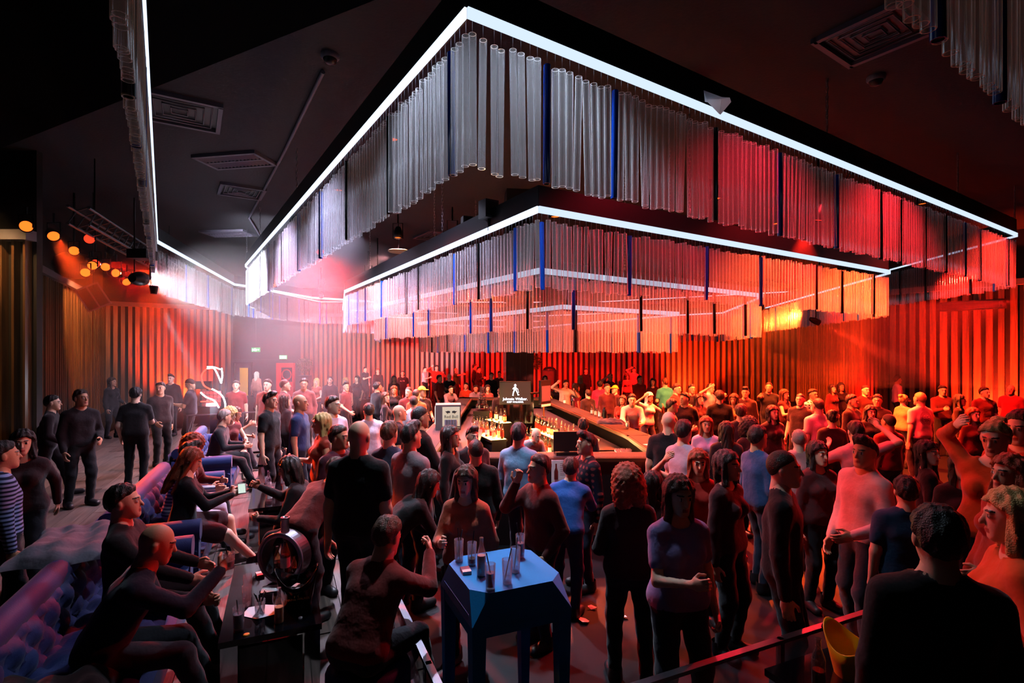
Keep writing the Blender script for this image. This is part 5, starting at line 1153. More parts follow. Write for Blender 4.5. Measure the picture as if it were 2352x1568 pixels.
crowd(976, 842, 70, 'hold', 'm', 'short', 'b', 'e0b8b8', 'short', '201a20', 'man in white polo shirt by the back slats left of the pillar')
crowd(1003, 838, 30, 'dance', 'm', 'short', 'b', 'a83020', 'long', '1a181c', 'man in red with raised arms by the back slats')
crowd(1010, 860, 60, 'stand_b', 'm', 'short', 'k', '602020', 'short', '1a181c', 'dark-haired man in dark red between polo shirt and bald beard')
crowd(1032, 858, 10, 'cross', 'm', 'bald', 'k', '161216', 'short', '16141a', 'bald bearded man in black with folded arms')
crowd(1048, 845, 70, 'point', 'm', 'buzz', 'bl', '2a5a38', 'short', '1a181c', 'fair-haired man in green t-shirt pointing right')
crowd(1090, 836, 90, 'stand_b', 'm', 'quiff', 'br', '1a1418', 'long', '16141a', 'man in dark jacket behind the pair by the slats')
crowd(1100, 842, 60, 'hold', 'm', 'short', 'k', '181418', 'long', '16141a', 'man holding a drink at the back left of the pillar')
crowd(1129, 855, 10, 'stand', 'm', 'short', 'b', '16141a', 'long', '16141a', 'man in black shirt with open collar left of the sign')
crowd(1147, 852, -20, 'stand_b', 'm', 'quiff', 'k', '2a2226', 'long', '16141a', 'bearded man with slicked hair just left of the pillar')
crowd(938, 888, 30, 'turn', 'm', 'buzz', 'b', '6a2a28', 'short', '1c1a20', 'buzz-cut man in dark red left of the yellow cap', d=12.6)
crowd(957, 893, 160, 'stand', 'm', 'buzz', 'b', 'd04818', 'short', '1c1a20', 'man in orange t-shirt with his back to us', d=11.4)
crowd(970, 886, 40, 'stand_b', 'm', 'cap', 'y', '16141a', 'short', '181820', 'man in yellow cap and black t-shirt left of the fridge', d=12.2)
crowd(950, 908, 200, 'stand', 'm', 'buzz', 'k', 'b8b0b8', 'short', '22202a', 'buzz-cut man in pale grey t-shirt seen from behind', d=9.6)
crowd(918, 930, 100, 'stand_b', 'm', 'bald', 'b', '241820', 'short', '181820', 'bald man catching white light near the left bar end', d=7.9)
crowd(966, 932, 120, 'hold', 'm', 'buzz', 'k', '1a1418', 'long', '181820', 'man in black at the left bar end in front of the cap man', d=6.3)
crowd(1036, 896, 30, 'lean', 'm', 'short', 'b', '7a7078', 'long', '201c24', 'man in grey shirt leaning at the far left counter', d=16.9)
crowd(1070, 884, -10, 'stand', 'm', 'short', 'k', 'a03818', 'long', '201c24', 'man in open orange shirt behind the cardigan man', d=17.9)
crowd(1093, 884, 0, 'lean', 'm', 'short', 'k', '7a7684', 'long', '201c24', 'man in grey cardigan leaning on the far counter', d=16.6)
crowd(1120, 886, 20, 'hold', 'f', 'bob', 'b', '904840', 'short', '201c24', 'woman with bobbed hair at the far counter left of the sign', d=16.8)
crowd(1149, 891, 200, 'stand', 'm', 'short', 'k', '1a1a1e', 'long', '121216', 'bartender in black vest working behind the lit sign', d=13.9)
# --- middle of the room, left half
crowd(738, 947, -60, 'hold', 'f', 'long', 'bl', '8a3020', 'strap', '1c1a20', 'fair-haired woman raising a short drink with bare arms', h=1.66)
crowd(846, 925, 200, 'stand_b', 'm', 'short', 'k', 'd0d0e0', 'short', '1c1c28', 'man in white t-shirt seen from behind, bending right', h=1.72)
crowd(886, 900, 100, 'turn', 'f', 'long', 'br', '141216', 'long', '16141a', 'brown-haired woman in black behind the white t-shirt man', h=1.64)
crowd(905, 885, 10, 'stand', 'f', 'long', 'r', '1a1216', 'long', '16141a', 'orange-lit woman in black near the middle left', h=1.62)
crowd(655, 905, 140, 'stand', 'f', 'long', 'b', '1c1418', 'long', '181820', 'dark-haired woman between the black t-shirt man and the bald man', h=1.56)
crowd(826, 966, 170, 'stand', 'm', 'bald', 'k', '101014', 'short', '181820', 'broad man in black t-shirt with bright orange neck', h=1.82)
crowd(780, 975, 60, 'stand_b', 'm', 'short', 'b', '482030', 'short', '181820', 'man in wine-coloured shirt left of the broad man', h=1.62)
crowd(896, 965, 150, 'stand_b', 'm', 'short', 'br', '2a2a40', 'long', '1c2030', 'man with braces and tousled hair right of the broad man', h=1.74)
crowd(945, 968, 140, 'stand', 'm', 'quiff', 'k', '8a7880', 'long', '201c28', 'young man in grey shirt with orange-lit shoulder facing right', h=1.76)
crowd(1036, 976, 80, 'stand', 'f', 'long', 'k', '161014', 'long', '141218', 'dark-haired woman in profile below the fridge', h=1.62)
crowd(1086, 978, 30, 'stand', 'm', 'quiff', 'k', '2a1418', 'long', '141218', 'spiky-haired man in dark red below the lit bottles', h=1.66)
crowd(1092, 1008, 185, 'stand_b', 'm', 'buzz', 'k', '120e10', 'long', '141218', 'large dark man with shaved head before the bar', h=1.66)
crowd(986, 1078, 120, 'bend', 'f', 'long', 'k', '141014', 'long', '1a1418', 'dark-haired woman bending forward left of the long-haired woman', d=4.55)
crowd(1070, 1068, -15, 'hold', 'f', 'long', 'br', 'b05038', 'long', '2a1a20', 'long-haired woman in open orange jacket behind the blue table', h=1.66)
# --- bar front and staff
crowd(1192, 969, 150, 'stand_b', 'm', 'short', 'k', '7aa8d0', 'long', '2a3048', 'man in light blue shirt seen from behind at the bar', h=1.78)
crowd(1236, 1042, -60, 'drink', 'm', 'short', 'b', '501a1a', 'long', '20202a', 'bearded man raising a glass to his mouth near the blue table', h=1.66)
crowd(1312, 1056, 160, 'lean', 'm', 'short', 'b', '2a58a8', 'long', '28406a', 'man in blue shirt leaning forward with his back to us', d=5.2)
crowd(1345, 990, -70, 'stand', 'm', 'quiff', 'k', pattern_cloth('plaid_shirt', '1a1a26', '7a3a3a', 'check'), 'long', '2a3048', 'young man in dark checked shirt looking left', h=1.75)
crowd(1340, 958, 170, 'stand', 'm', 'short', 'k', '14141a', 'short', '121216', 'dark-haired bartender behind the checked shirt man', d=7.75)
crowd(1232, 985, 30, 'bend', 'm', 'bald', 'k', '8a8490', 'short', '121216', 'bald bartender in grey bending under the counter', d=8.1)
# --- right of the bar
crowd(1452, 904, -10, 'lean', 'm', 'short', 'k', 'e0a8a0', 'long', '28283a', 'man in pink shirt leaning on the right counter', d=10.9)
crowd(1430, 918, -30, 'stand', 'f', 'bob', 'b', 'c82818', 'short', '28202a', 'woman in bright red top beside the pink shirt man', d=12.4)
crowd(1527, 867, 185, 'stand_b', 'm', 'short', 'br', '20a0a0', 'short', '202438', 'man in bright teal t-shirt seen from behind', h=1.80)
crowd(1252, 862, 10, 'stand', 'f', 'bob', 'k', '1a1418', 'long', '16141a', 'dark woman standing before the loudspeaker')
crowd(1256, 892, 20, 'stand', 'm', 'short', 'b', '121014', 'short', '16141a', 'man in black t-shirt right of the menu screen', d=16.6)
crowd(1278, 902, -20, 'hold', 'f', 'bob', 'k', '141014', 'short', '16141a', 'woman with pale arms at the right counter far end', d=16.0)
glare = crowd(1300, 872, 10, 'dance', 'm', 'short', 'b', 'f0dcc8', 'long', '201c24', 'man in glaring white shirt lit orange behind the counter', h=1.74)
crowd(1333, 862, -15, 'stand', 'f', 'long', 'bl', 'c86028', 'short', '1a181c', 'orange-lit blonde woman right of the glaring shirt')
crowd(1346, 846, 0, 'stand', 'm', 'buzz', 'k', '1a1418', 'long', '16141a', 'dark man by the back slats above the orange blonde')
crowd(1322, 890, 60, 'stand_b', 'm', 'short', 'g', 'a8a0b8', 'short', '242438', 'man in pale shirt left of the magenta shirt man', d=17.0)
crowd(1378, 873, 160, 'stand_b', 'm', 'short', 'k', 'c03060', 'short', '2a3a60', 'man in magenta shirt seen from behind right of the bar')
crowd(1350, 905, 200, 'stand', 'm', 'short', 'k', '181418', 'long', '182038', 'man in dark jacket with his back to us at the right counter', d=14.6)
crowd(1402, 858, 40, 'dance', 'm', 'short', 'k', '602838', 'short', '1a181c', 'man raising an arm by the back slats')
crowd(1440, 856, 10, 'stand', 'f', 'curly', 'br', '8a4848', 'short', '1a181c', 'curly-haired woman by the back slats behind the pink shirt')
crowd(1456, 843, 0, 'handhead', 'm', 'short', 'k', 'b07080', 'short', '1a181c', 'tall man in pale pink tee with hand on his head')
crowd(1470, 862, 20, 'stand', 'm', 'short', 'b', 'a84028', 'long', '1a181c', 'orange-faced man in red behind the pink shirt man')
crowd(1492, 900, 30, 'dance', 'f', 'long', 'w', 'd8c0c8', 'short', '2a2838', 'dancer in white with pale hair right of the pink shirt')
crowd(1412, 884, -60, 'stand', 'm', 'cap', 'y', '301820', 'short', '1a181c', 'man in yellow cap behind the red top woman', d=14.5)
crowd(1536, 945, 150, 'stand', 'm', 'bald', 'g', '141216', 'short', '1a181c', 'bald man in black close to the right counter end', h=1.70)
crowd(1590, 881, 0, 'stand', 'm', 'short', 'k', '14101a', 'long', '16141a', 'man in black with a red-lit face right of the teal shirt')
crowd(1632, 880, 40, 'dance', 'm', 'short', 'b', 'd0c8d8', 'short', '242438', 'man in white shirt dancing with lowered head')
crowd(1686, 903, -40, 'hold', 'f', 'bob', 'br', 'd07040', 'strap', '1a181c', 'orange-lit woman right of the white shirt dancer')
crowd(1766, 877, -15, 'point', 'm', 'buzz', 'k', '101014', 'short', '101014', 'security man in black with white armband before the slats', h=1.80)
crowd(1572, 962, 120, 'stand_b', 'm', 'short', 'k', 'a8a0b4', 'short', '242438', 'man in grey t-shirt with dark hair bending right', h=1.70)
crowd(1545, 915, 80, 'hold', 'm', 'short', 'k', '3a4a38', 'short', '201c24', 'man in olive t-shirt by the right counter', h=1.70)
crowd(1622, 955, -10, 'stand', 'f', 'long', 'r', LAV, 'short', '242438', 'red-haired woman in lavender looking at the bar', h=1.62)
crowd(1668, 966, 170, 'stand', 'f', 'long', 'k', '161218', 'long', '16141a', 'dark-haired woman seen from behind right of the lavender woman', h=1.62)
crowd(1722, 955, 20, 'stand', 'f', 'curly', 'k', '301418', 'short', '16141a', 'dark curly-haired woman behind the denim jacket man', h=1.66)
crowd(1742, 975, 100, 'stand_b', 'm', 'short', 'k', '2a4a78', 'long', '1c2438', 'man in blue denim jacket facing right', h=1.76)
crowd(1878, 914, 190, 'stand', 'm', 'buzz', 'b', 'e0c0c4', 'short', '28202a', 'man in pale t-shirt and cap seen from behind at right', h=1.78)
crowd(1868, 892, 10, 'stand', 'm', 'short', 'b', pattern_cloth('chequer_shirt', 'd0d0e0', '202030', 'check'), 'short', '1a181c', 'man in black and white chequered shirt behind the pale t-shirt', h=1.72)
crowd(1932, 878, 0, 'stand', 'f', 'bob', 'k', '201018', 'long', '16141a', 'dark-haired woman before the dim side wall slats', h=1.66)
crowd(1912, 882, 20, 'stand', 'f', 'long', 'b', '501820', 'long', '16141a', 'faint woman in dark red beside the dark-haired one', h=1.6)
crowd(2000, 930, -10, 'stand', 'f', 'long', 'k', '160e12', 'long', '16141a', 'woman with long black hair in the dark right middle', h=1.62)
crowd(2062, 862, 70, 'stand_b', 'm', 'short', 'k', 'e0b8c0', 'long', '201c24', 'man in white collared shirt standing high at right', h=1.80)
crowd(2076, 905, 100, 'stand', 'f', 'bun', 'bl', 'd89060', 'short', '201c24', 'blonde with tied hair before the collared shirt man', h=1.62)
emblem_man = crowd(2112, 900, 190, 'stand', 'm', 'buzz', 'bl', 'e0b8b4', 'short', '28202a', 'man in white t-shirt with round emblem on his back', h=1.80)
crowd(2322, 884, -60, 'stand', 'm', 'bald', 'b', 'a01828', 'short', '201c24', 'bald man in crimson shirt standing at the right wall', h=1.74)
crowd(2236, 935, 0, 'stand', 'f', 'long', 'r', '5a1010', 'long', '16141a', 'red-lit woman in dark red left of the hand-in-hair pair', h=1.62)
crowd(1965, 965, 170, 'dance', 'm', 'short', 'b', 'd07078', 'short', '201c24', 'man in reddish white shirt dancing behind the profile man', h=1.74)
crowd(2040, 950, 190, 'stand', 'm', 'buzz', 'k', '801818', 'short', '16141a', 'man with dark cropped hair below the emblem shirt', h=1.66)
crowd(1835, 985, 160, 'stand', 'm', 'buzz', 'g', 'c89090', 'short', '28202a', 'grey-haired man in pale shirt before the pale t-shirt man', h=1.66)
# --- near right half
crowd(1440, 1062, 175, 'stand_b', 'f', 'curly', 'r', '2a1014', 'long', '16141a', 'woman with a big mass of curly red hair seen from behind', h=1.68)
crowd(1500, 1080, 130, 'stand', 'f', 'long', 'k', '2a1014', 'long', '16141a', 'dark-haired woman between the curly redhead and lavender blouse', h=1.60)
crowd(1560, 1090, 10, 'hold', 'f', 'long', 'br', '8a80b8', 'short', '1a1626', 'woman in lavender blouse with bowed head at the near right', h=1.62)
crowd(1604, 1030, -10, 'dance', 'f', 'bob', 'r', 'a02018', 'strap', '2a1418', 'red-lit dancing woman with bobbed hair', h=1.66)
crowd(1672, 1032, 40, 'stand', 'f', 'bob', 'k', '3a1018', 'long', '16141a', 'dark-haired woman right of the red-lit dancer', h=1.66)
crowd(1802, 1034, 60, 'stand', 'm', 'buzz', 'b', '181418', 'long', '16161e', 'man with cropped hair in black jacket at the near right', h=1.78)
crowd(1880, 1012, 10, 'stand', 'f', 'long', 'k', '4a2024', 'long', '16141a', 'woman with long dark hair right of the cropped-hair man', h=1.66)
crowd(1985, 1000, -80, 'stand_b', 'm', 'quiff', 'k', 'd8a0a0', 'long', '28242e', 'young man in profile wearing a pale jacket', h=1.80)
crowd(2132, 1010, 60, 'turn', 'f', 'long', 'k', '1a0e12', 'long', '16141a', 'dark woman with tangled hair in the right middle', h=1.66)
crowd(2080, 1090, 160, 'stand', 'm', 'short', 'k', '1a3a58', 'short', '16161e', 'man in dark blue shirt behind the near dark head', d=4.15)
crowd(2210, 1040, -20, 'stand', 'f', 'long', 'b', '2a1014', 'long', '16141a', 'dim woman in the shadow left of the orange-lit neighbours', d=4.7)
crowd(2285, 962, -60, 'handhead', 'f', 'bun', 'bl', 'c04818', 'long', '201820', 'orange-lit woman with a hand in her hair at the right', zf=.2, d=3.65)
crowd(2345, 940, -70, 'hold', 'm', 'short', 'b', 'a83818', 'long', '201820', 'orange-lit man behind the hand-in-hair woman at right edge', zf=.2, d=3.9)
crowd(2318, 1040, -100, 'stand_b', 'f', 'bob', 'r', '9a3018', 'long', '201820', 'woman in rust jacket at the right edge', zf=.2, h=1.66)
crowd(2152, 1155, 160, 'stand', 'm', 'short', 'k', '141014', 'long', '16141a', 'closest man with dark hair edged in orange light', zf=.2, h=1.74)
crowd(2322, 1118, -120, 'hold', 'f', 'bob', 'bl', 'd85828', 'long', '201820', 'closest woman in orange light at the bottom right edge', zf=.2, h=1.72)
crowd(1325, 905, 100, 'stand', 'f', 'long', 'b', '6a2030', 'short', '1a181c', 'woman in dark red between pale shirt and magenta shirt', d=16.4)
# --- filling the dim back rows
for (px, yt, yaw, ps, sx, hr, hc, tc, sl, lb) in (
    (1606, 903, 20, 'stand', 'f', 'long', 'b', '3a1418', 'long', 'woman in maroon between the red-lit face and the white shirt dancer'),
    (1652, 895, 160, 'stand_b', 'm', 'short', 'k', '181216', 'long', 'dark man with his back to us right of the white shirt dancer'),
    (1712, 888, -30, 'stand', 'm', 'quiff', 'k', '2a1216', 'long', 'man in dark jacket between the orange-lit woman and security man'),
    (1802, 893, 30, 'hold', 'f', 'long', 'br', '401018', 'strap', 'woman in a dark red strappy top right of the security man'),
    (1838, 903, -60, 'stand_b', 'm', 'buzz', 'k', '1c1014', 'short', 'cropped-hair man in black left of the chequered shirt'),
    (1702, 926, 150, 'stand', 'm', 'short', 'b', '201420', 'long', 'dim man in front of the security man seen from behind'),
    (1775, 930, 10, 'stand', 'f', 'bob', 'k', '2a1018', 'short', 'dim bob-haired woman below the security man'),
    (1572, 900, -20, 'turn', 'm', 'short', 'k', '241018', 'short', 'dark-haired man in wine tee right of the teal shirt'),
    (1958, 905, 30, 'stand', 'm', 'short', 'k', '1a0e12', 'long', 'dark man between the dim women and the long black hair'),
    (1988, 884, 0, 'stand', 'm', 'buzz', 'b', '4a1418', 'short', 'man in dark red tee before the side wall corner'),
    (2165, 884, -20, 'hold', 'm', 'short', 'k', '501016', 'long', 'man in dark red shirt right of the emblem shirt'),
    (2205, 905, 40, 'stand', 'f', 'long', 'b', '2a0c10', 'long', 'long-haired woman in black before the right slats'),
    (2262, 888, -10, 'stand_b', 'm', 'short', 'b', '6a1418', 'short', 'man in red tee left of the bald man in crimson'),
    (758, 864, 10, 'stand', 'm', 'short', 'k', '241014', 'long', 'dark man right of the blonde in the strappy top'),
    (868, 876, 140, 'stand', 'm', 'short', 'k', '1a1014', 'long', 'dark man seen from behind below the orange-lit man'),
    (820, 862, -20, 'hold', 'f', 'long', 'k', '3a1014', 'short', 'dark-haired woman left of the man in black by the slats'),
    (905, 862, 20, 'stand', 'f', 'bob', 'b', '4a1a1a', 'short', 'woman in dark red left of the pale print t-shirt'),
    (1395, 880, 10, 'stand', 'm', 'short', 'k', '301018', 'long', 'man in dark wine shirt right of the magenta shirt man'),
    (1500, 868, -30, 'stand', 'f', 'long', 'k', '3a1018', 'short', 'dark-haired woman left of the teal shirt man'),
    (1555, 880, 40, 'hold', 'm', 'short', 'b', '2a1014', 'long', 'man in dark shirt just right of the teal shirt man'),
    (2015, 905, -40, 'stand', 'm', 'short', 'k', '200c10', 'long', 'dark man between the black-haired woman and collared shirt'),
    (1910, 940, 170, 'stand', 'f', 'bun', 'k', '2a1014', 'short', 'woman with tied dark hair below the faint women')):
    crowd(px, yt, yaw, ps, sx, hr, hc, tc, sl, '16141a', lb)
# ---- things in hands
hp = hand_point(drinker, 'r'); glass_tumbler('short glass in the bald man hand', hp - Vector((0, 0, .05)), .10, .034, LQ_PINK, .4, 1, rnd=random.Random(90))
hp = hand_point(phoner, 'r'); r = empty('smartphone', hp + Vector((.03, .0, .03)), math.radians(30), 'glowing white smartphone in the red-haired woman hands', 'phone'); MB().box((0, 0, 0), (.075, .15, .008), M=Matrix.Rotation(.5, 4, 'X')).build('case', M_BLKP, r); MB().box((0, 0, .005), (.068, .14, .002), M=Matrix.Rotation(.5, 4, 'X')).build('screen', emis('phone_screen', (.8, .95, .85), .9), r)
hp = hand_point(phoneman, 'r'); r = empty('smartphone', hp + Vector((0, 0, .02)), math.radians(-70), 'dark smartphone held by the man in grey t-shirt', 'phone'); MB().box((0, 0, 0), (.075, .15, .008), M=Matrix.Rotation(.6, 4, 'X')).build('case', M_BLKP, r); MB().box((0, 0, .005), (.068, .14, .002), M=Matrix.Rotation(.6, 4, 'X')).build('screen', mat('phone_glass', srgb('20242a'), .1), r)
# ---- prints on shirts, laid on the cloth by ray casting onto the shirt surface
def shirt_print(person, pts_faces, m, name, front, zc):
    sh = [c for c in person.children if c.name.startswith('shirt')][0]; me = sh.data; from mathutils.bvhtree import BVHTree
    bv = BVHTree.FromPolygons([v.co for v in me.vertices], [p.vertices[:] for p in me.polygons]); sy = -1 if front else 1; mb = MB()
    for quad in pts_faces:
        vs = []
        for (x, z) in quad:
            hit = bv.ray_cast(Vector((x if front else -x, sy * 1.0, zc + z)), Vector((0, -sy, 0)))
            if hit[0] is None: break
            vs.append(hit[0] + Vector((0, sy * .004, 0)))
        if len(vs) == len(quad): mb.add(vs, [tuple(range(len(vs)))])
    if mb.v: mb.build(name, m, sh)
ringq = []
for (ra, rb) in ((.125, .118), (.088, .082)):
    for i in range(40):
        t0, t1 = i * 6.2832 / 40, (i + 1) * 6.2832 / 40; ringq.append([(ra * math.cos(t0), ra * math.sin(t0)), (ra * math.cos(t1), ra * math.sin(t1)), (rb * math.cos(t1), rb * math.sin(t1)), (rb * math.cos(t0), rb * math.sin(t0))])
for i in range(26):
    t0 = i * 6.2832 / 26; t1 = t0 + .13; ringq.append([(.112 * math.cos(t0), .112 * math.sin(t0)), (.112 * math.cos(t1), .112 * math.sin(t1)), (.095 * math.cos(t1), .095 * math.sin(t1)), (.095 * math.cos(t0), .095 * math.sin(t0))])
for i in range(8):
    t0 = i * 6.2832 / 8; ringq.append([(.0, .0), (.07 * math.cos(t0), .07 * math.sin(t0)), (.05 * math.cos(t0 + .3), .05 * math.sin(t0 + .3))])
shirt_print(emblem_man, ringq, mat('emblem_ink', srgb('7a4a5a'), .8), 'round_emblem', False, 1.24)
strokes = {'A': [((0, 0), (.5, 1)), ((.5, 1), (1, 0)), ((.2, .4), (.8, .4))], 'L': [((0, 0), (0, 1)), ((0, 0), (.8, 0))], 'T': [((.5, 0), (.5, 1)), ((0, 1), (1, 1))], 'S': [((0, 0), (.9, .1)), ((.9, .1), (.9, .5)), ((.9, .5), (0, .55)), ((0, .55), (0, .95)), ((0, .95), (.9, 1))]}
lq = []
for k, ch in enumerate('ALTS'):
    for (a, b) in strokes[ch]:
        ax, az = (-.10 + k * .052 + a[0] * .036), a[1] * .045; bx, bz = (-.10 + k * .052 + b[0] * .036), b[1] * .045; dx, dz = bx - ax, bz - az; L = math.hypot(dx, dz); nx, nz = -dz / L * .004, dx / L * .004
        lq.append([(ax + nx, az + nz), (ax - nx, az - nz), (bx - nx, bz - nz), (bx + nx, bz + nz)])
shirt_print(alps, lq, mat('pale_ink', srgb('d8c8c8'), .8), 'chest_print', True, 1.24)
# ================================================================== STAGE LAMPS
def par_can(label, loc, target, lens_m, light=None, r=.11, name='par_can', L=.30, hang=None):
    loc = Vector(loc); root = empty(name, loc, 0, label, 'stage light')
    d = (Vector(target) - loc).normalized(); q = d.to_track_quat('Z', 'Y').to_matrix().to_4x4()
    def put(mb, nm, m): o = mb.build(nm, m, root); o.matrix_local = q; return o
    put(MB().lathe([(r * .55, -L), (r * .8, -L * .8), (r, -L * .5), (r, 0), (r * .9, 0), (r * .85, -.05)], 20, cap1=False), 'housing', M_BLACK)
    put(MB().lathe([(r * .86, -.03), (r * .5, -.02), (.004, -.015)], 20, cap0=False), 'lens', lens_m)
    h = hang or .32
    yk = MB(); yk.tube([(-r * 1.15, 0, -.02), (-r * 1.15, 0, h * .6), (r * 1.15, 0, h * .6), (r * 1.15, 0, -.02)], .014, 6); yk.cyl((0, 0, h * .6), (0, 0, h), .02, n=8)
    yk.build('yoke', M_BLACK, root)
    if light:
        col, pw, sz, bl = light
        spot_light('spot_beam', loc + d * .06, target, col, pw, sz, bl, r * .7, root)
    return root
E_OR = emis('orange_lens', (1.0, .13, .012), 2.4); E_RD = emis('red_lens', (1.0, .03, .01), 2.5); E_WH = emis('white_lens', (1, 1, 1), 30.0)
names = ['red wash stage light above the left lounge, aimed at the bar crowd', 'narrow orange stage light on the left truss aimed at the near table', 'orange stage light at the left truss end aimed across to the right',
         'orange stage light behind the truss aimed at the far sofa', 'red wash lamp hanging by the right slat wall', 'red wash lamp at the far right near the ceiling edge', 'added red wash lamp hanging over the back left crowd', 'added red wash lamp hanging over the back right crowd',
         'added red lamp between the rings above the left half of the crowd', 'added red lamp between the rings above the right half of the crowd', 'added red lamp behind the bar aimed at the back slats', 'added red lamp by the entrance aimed at the back slats']
for nm, (lo, tg, c, pw, sz, bl) in zip(names, WASH):
    par_can(nm, lo, tg, E_OR if c == ORANGE else E_RD, (c, pw, sz, bl), hang=ZC - lo[2] if lo[0] > -8.5 else .45)
CAMP = (0, 0, 2.5)
for (px, py, d, c, lb) in ((60, 520, 8.6, 'o', 'single orange lit lamp on the far left above the front slats'), (205, 549, 10.2, 'r', 'red lit lamp in a square holder on the truss'),
                           (170, 576, 10.8, 'o', 'small orange lamp under the black dome left of the lamp cluster'), (196, 626, 11.0, 'o', 'orange lamp lowest in the lamp cluster'),
                           (212, 610, 11.4, 'o', 'orange lamp topmost in the lamp cluster'), (242, 613, 12.0, 'o', 'orange lamp just right of the lamp cluster'), (357, 666, 13.0, 'o', 'orange lamp hanging below the bend of the left tube curtain')):
    par_can(lb, at(px, py, d), (-3, 3, 2.2), E_OR if c == 'o' else E_RD, None, r=.10)
# white moving head whose beam hits the tube curtains
mh = at(327, 640, 9.2)
r = par_can('white moving head lamp shining on the tube curtains at left', mh, (-7.2, 15.6, 4.45), E_WH, (WHITE, 26000, 46, .5), r=.12, name='moving_head', hang=ZC - mh.z)
spot_light('down_beam', mh + Vector((.16, .10, -.26)), at(452, 868, 10.9), WHITE, 60000, 5, .3, .04, r)
MB().lathe([(.05, -.14), (.07, -.02), (.07, 0)], 16, (.16, .06, -.12)).build('second_head', M_BLACK, r)
MB().box((0, 0, .42), (.34, .3, .16)).build('base', M_BLKP, r)
# lamps between the tube rings; all but the first added to brighten the tubes
HOT = (1.0, .19, .03)
for lb, lo, tg, c, pw, sz in (
    ('bright orange lamp inside the right end of the second tube ring', (7.4, 15.6, 3.85), (9.9, 19.0, 3.75), (1.0, .09, .010), 20000, 50),
    ('added orange lamp above the right front of the second tube ring', (6.2, 12.3, 5.5), (6.3, 12.0, 2.0), (1, .085, .012), 22000, 120),
    ('added orange lamp above the bar on the right side', (3.2, 12.2, 5.3), (3.3, 12.0, 2.0), (1, .10, .025), 9000, 118),
    ('added salmon lamp above the bar at the front', (.9, 10.9, 5.3), (.95, 10.7, 2.0), (1, .14, .07), 8500, 118),
    ('added pale pink lamp above the bar on the left side', (-1.5, 13.2, 5.3), (-1.6, 13.0, 2.0), (1, .18, .11), 8500, 118),
    ('added pale lamp above the left front of the second tube ring', (-3.0, 13.8, 5.5), (-3.1, 13.6, 2.0), (1, .42, .40), 4500, 115),
    ('added pale violet lamp inside the far left end of the outer ring', (-5.86, 14.1, 5.85), (-5.9, 14.0, 2.0), (.9, .74, 1), 5000, 112),
    ('added pale violet lamp inside the middle left of the outer ring', (-3.6, 10.9, 5.85), (-3.62, 10.8, 2.0), (.85, .72, 1), 3600, 112),
    ('added dim violet lamp inside the left of the outer ring near its corner', (-1.9, 8.3, 5.85), (-1.9, 8.2, 2.0), (.72, .74, 1), 2000, 112),
    ('added orange lamp above the middle front of the second tube ring', (4.0, 10.3, 5.5), (4.05, 10.2, 2.0), (1, .075, .015), 7000, 115),
    ('added small cool white lamp inside the near corner of the outer ring', (-.15, 5.1, 5.85), (-.15, 5.0, 2.0), (.7, .85, 1), 700, 110),  # added to give the corner tubes bluish edges
    ('added dim magenta lamp inside the outer ring near its front corner', (2.4, 7.0, 5.8), (2.4, 6.9, 2.0), (1, .02, .05), 1300, 120),
    ('added red lamp inside the right side of the outer tube ring', (9.3, 11.9, 5.85), (9.35, 11.8, 2.0), (1, .03, .015), 6000, 125),
    ('added dim red lamp inside the right front of the outer tube ring', (5.2, 8.9, 5.85), (5.2, 8.8, 2.0), (1, .015, .025), 2600, 125)):
    par_can(lb, lo, tg, E_OR, (c, pw, sz, .7), hang=ZC - lo[2])
par_can('red lamp under the left of the rings sending a red beam down left', (-4.3, 16.8, 3.15), (-6.5, 16.8, 1.5), E_RD, ((1, .03, .01), 26000, 8, .3), r=.09, hang=ZC - 3.15)
par_can('red lamp under the right of the rings sending a red beam down right', (8.9, 15.2, 3.35), (11.2, 15.0, 2.2), E_RD, ((1, .03, .01), 26000, 12, .3), r=.09, hang=ZC - 3.35)
# uplights at the foot of the slat walls
def uplight(label, loc, target, col, pw, sz):
    return par_can(label, loc, target, E_OR, (col, pw, sz, .8), r=.09, L=.2, name='uplight', hang=-.12)
uplight('orange floor uplight washing the back slat wall right of centre', (8.6, 25.2, .16), (9.4, 27.4, 2.0), (1, .04, .004), 5000, 80)
uplight('red floor uplight washing the back slat wall left of the bar', (-6.0, 26.4, .16), (-5.6, 29.0, 3.0), RED, 900, 110)
uplight('red floor uplight washing the back slat wall behind the bar', (1.0, 25.4, .16), (1.0, 28.4, 3.0), RED, 900, 110)
uplight('orange floor uplight at the slat wall behind the phone man', (-14.2, 22.9, .16), (-15.4, 24.2, 2.2), (1, .075, .012), 3500, 95)
uplight('red floor uplight in the corner of the right side wall', (12.7, 19.6, .16), (14.0, 21.0, 3.0), RED, 1100, 110)
uplight('orange floor uplight at the right slat wall', (13.9, 15.2, .16), (15.0, 15.9, 2.2), (1, .03, .006), 6000, 110)
par_can('warm white lamp grazing the far left front slats', (-8.9, 8.3, 5.6), (-9.1, 9.6, 2.4), E_OR, ((1, .55, .2), 450, 60, .7), hang=ZC - 5.6)
par_can('added warm lamp grazing the left side slats', (-11.8, 15.4, 5.4), (-14.6, 18.2, 2.4), E_OR, ((1, .42, .14), 1800, 70, .7), hang=ZC - 5.4)  # added to brighten the side slats
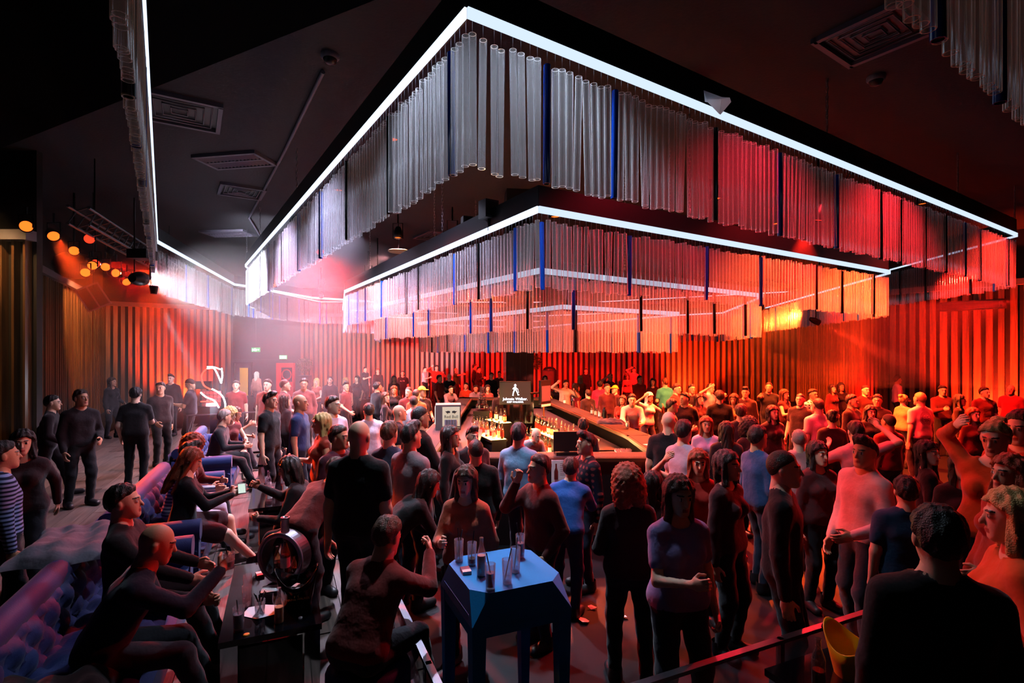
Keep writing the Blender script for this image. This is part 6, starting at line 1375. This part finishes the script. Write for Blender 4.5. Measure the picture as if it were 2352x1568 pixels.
# truss above the left lounge
ta, tb = Vector((-7.6, 9.2, 4.75)), Vector((-10.3, 16.2, 4.75)); d = tb - ta; L = d.length
tr = empty('lighting_truss', ta, math.atan2(d.y, d.x), 'square aluminium lighting truss above the left lounge', 'truss')
for y in (-.15, .15):
    for z in (0, .3): MB().cyl((0, y, z), (L, y, z), .025, n=10).build('chord', M_STEEL, tr)
k = 20; br = MB().cyl((0, 0, 0), (L / k, 0, .3), .011, n=6).mesh('brace', M_STEEL)
for y in (-.15, .15):
    for i in range(k):
        o = bpy.data.objects.new('brace', br); link(o, tr); o.location = (i * L / k, y, 0)
br2 = MB().cyl((0, -.15, 0), (L / k, .15, 0), .011, n=6).mesh('brace', M_STEEL)
for z in (0, .3):
    for i in range(k):
        o = bpy.data.objects.new('brace', br2); link(o, tr); o.location = (i * L / k, 0, z)
for i in (2, 17): MB().cyl((i * L / k, 0, .3), (i * L / k, 0, ZC - 4.75), .012, n=6).build('hanger', M_BLACK, tr)
p = at(170, 610, 12.0); r = empty('black_dome', p, 0, 'large black round dome speaker hanging beside the orange lamps', 'speaker')
MB().lathe([(.03, .30), (.22, .27), (.36, .16), (.40, 0), (.34, -.17), (.18, -.27), (.02, -.3)], 24).build('shell', M_BLACK, r); MB().cyl((0, 0, .28), (0, 0, ZC - p.z - .01), .02, n=6).build('rod', M_BLACK, r)
p = at(214, 682, 12.0); r = empty('tilted_frame', p, .5, 'tilted black framed panel hanging below the lamp cluster', 'panel')
RX = Matrix.Rotation(-.5, 4, 'Y')
for s in (-1, 0, 1): MB().box((s * .22, 0, 0), (.03, .05, .55), M=RX).build('frame_bar', M_VENT, r)
for s in (-1, 1): MB().box((0, 0, s * .26), (.46, .05, .03), M=RX).build('frame_bar', M_VENT, r)
MB().box((0, .02, 0), (.42, .02, .5), M=RX).build('panel_sheet', M_BLKP, r); MB().cyl((0, 0, .2), (0, 0, ZC - p.z), .01, n=6).build('rod', M_BLACK, r)
# ================================================================== SMOKE HAZE IN THE LAMP BEAMS
def haze(label, lo, hi, dens):
    m = bpy.data.materials.new('haze'); m.use_nodes = True; nt = m.node_tree
    for n in list(nt.nodes): nt.nodes.remove(n)
    v = nt.nodes.new('ShaderNodeVolumeScatter'); v.inputs['Density'].default_value = dens; v.inputs['Anisotropy'].default_value = .35; v.inputs['Color'].default_value = (.9, .9, .95, 1)
    o = nt.nodes.new('ShaderNodeOutputMaterial'); nt.links.new(v.outputs[0], o.inputs['Volume'])
    c = [(a + b) / 2 for a, b in zip(lo, hi)]; q = MB().box((0, 0, 0), [b - a for a, b in zip(lo, hi)]).build('smoke_haze', m, loc=c)
    tag(q, label, 'haze', kind='stuff'); return q
haze('thin smoke haze in the white beam at left', (-8.9, 8.4, 1.2), (-3.2, 18.2, 5.0), .014)
haze('red smoke in the beam left of the lower tube rings', (-7.2, 15.8, 1.3), (-4.0, 17.8, 3.35), .02)
haze('faint red smoke haze in the beams at the right wall', (8.4, 13.0, 1.6), (13.0, 21.0, 3.8), .026)
print('SCRIPT SECONDS', time.time() - T0_)
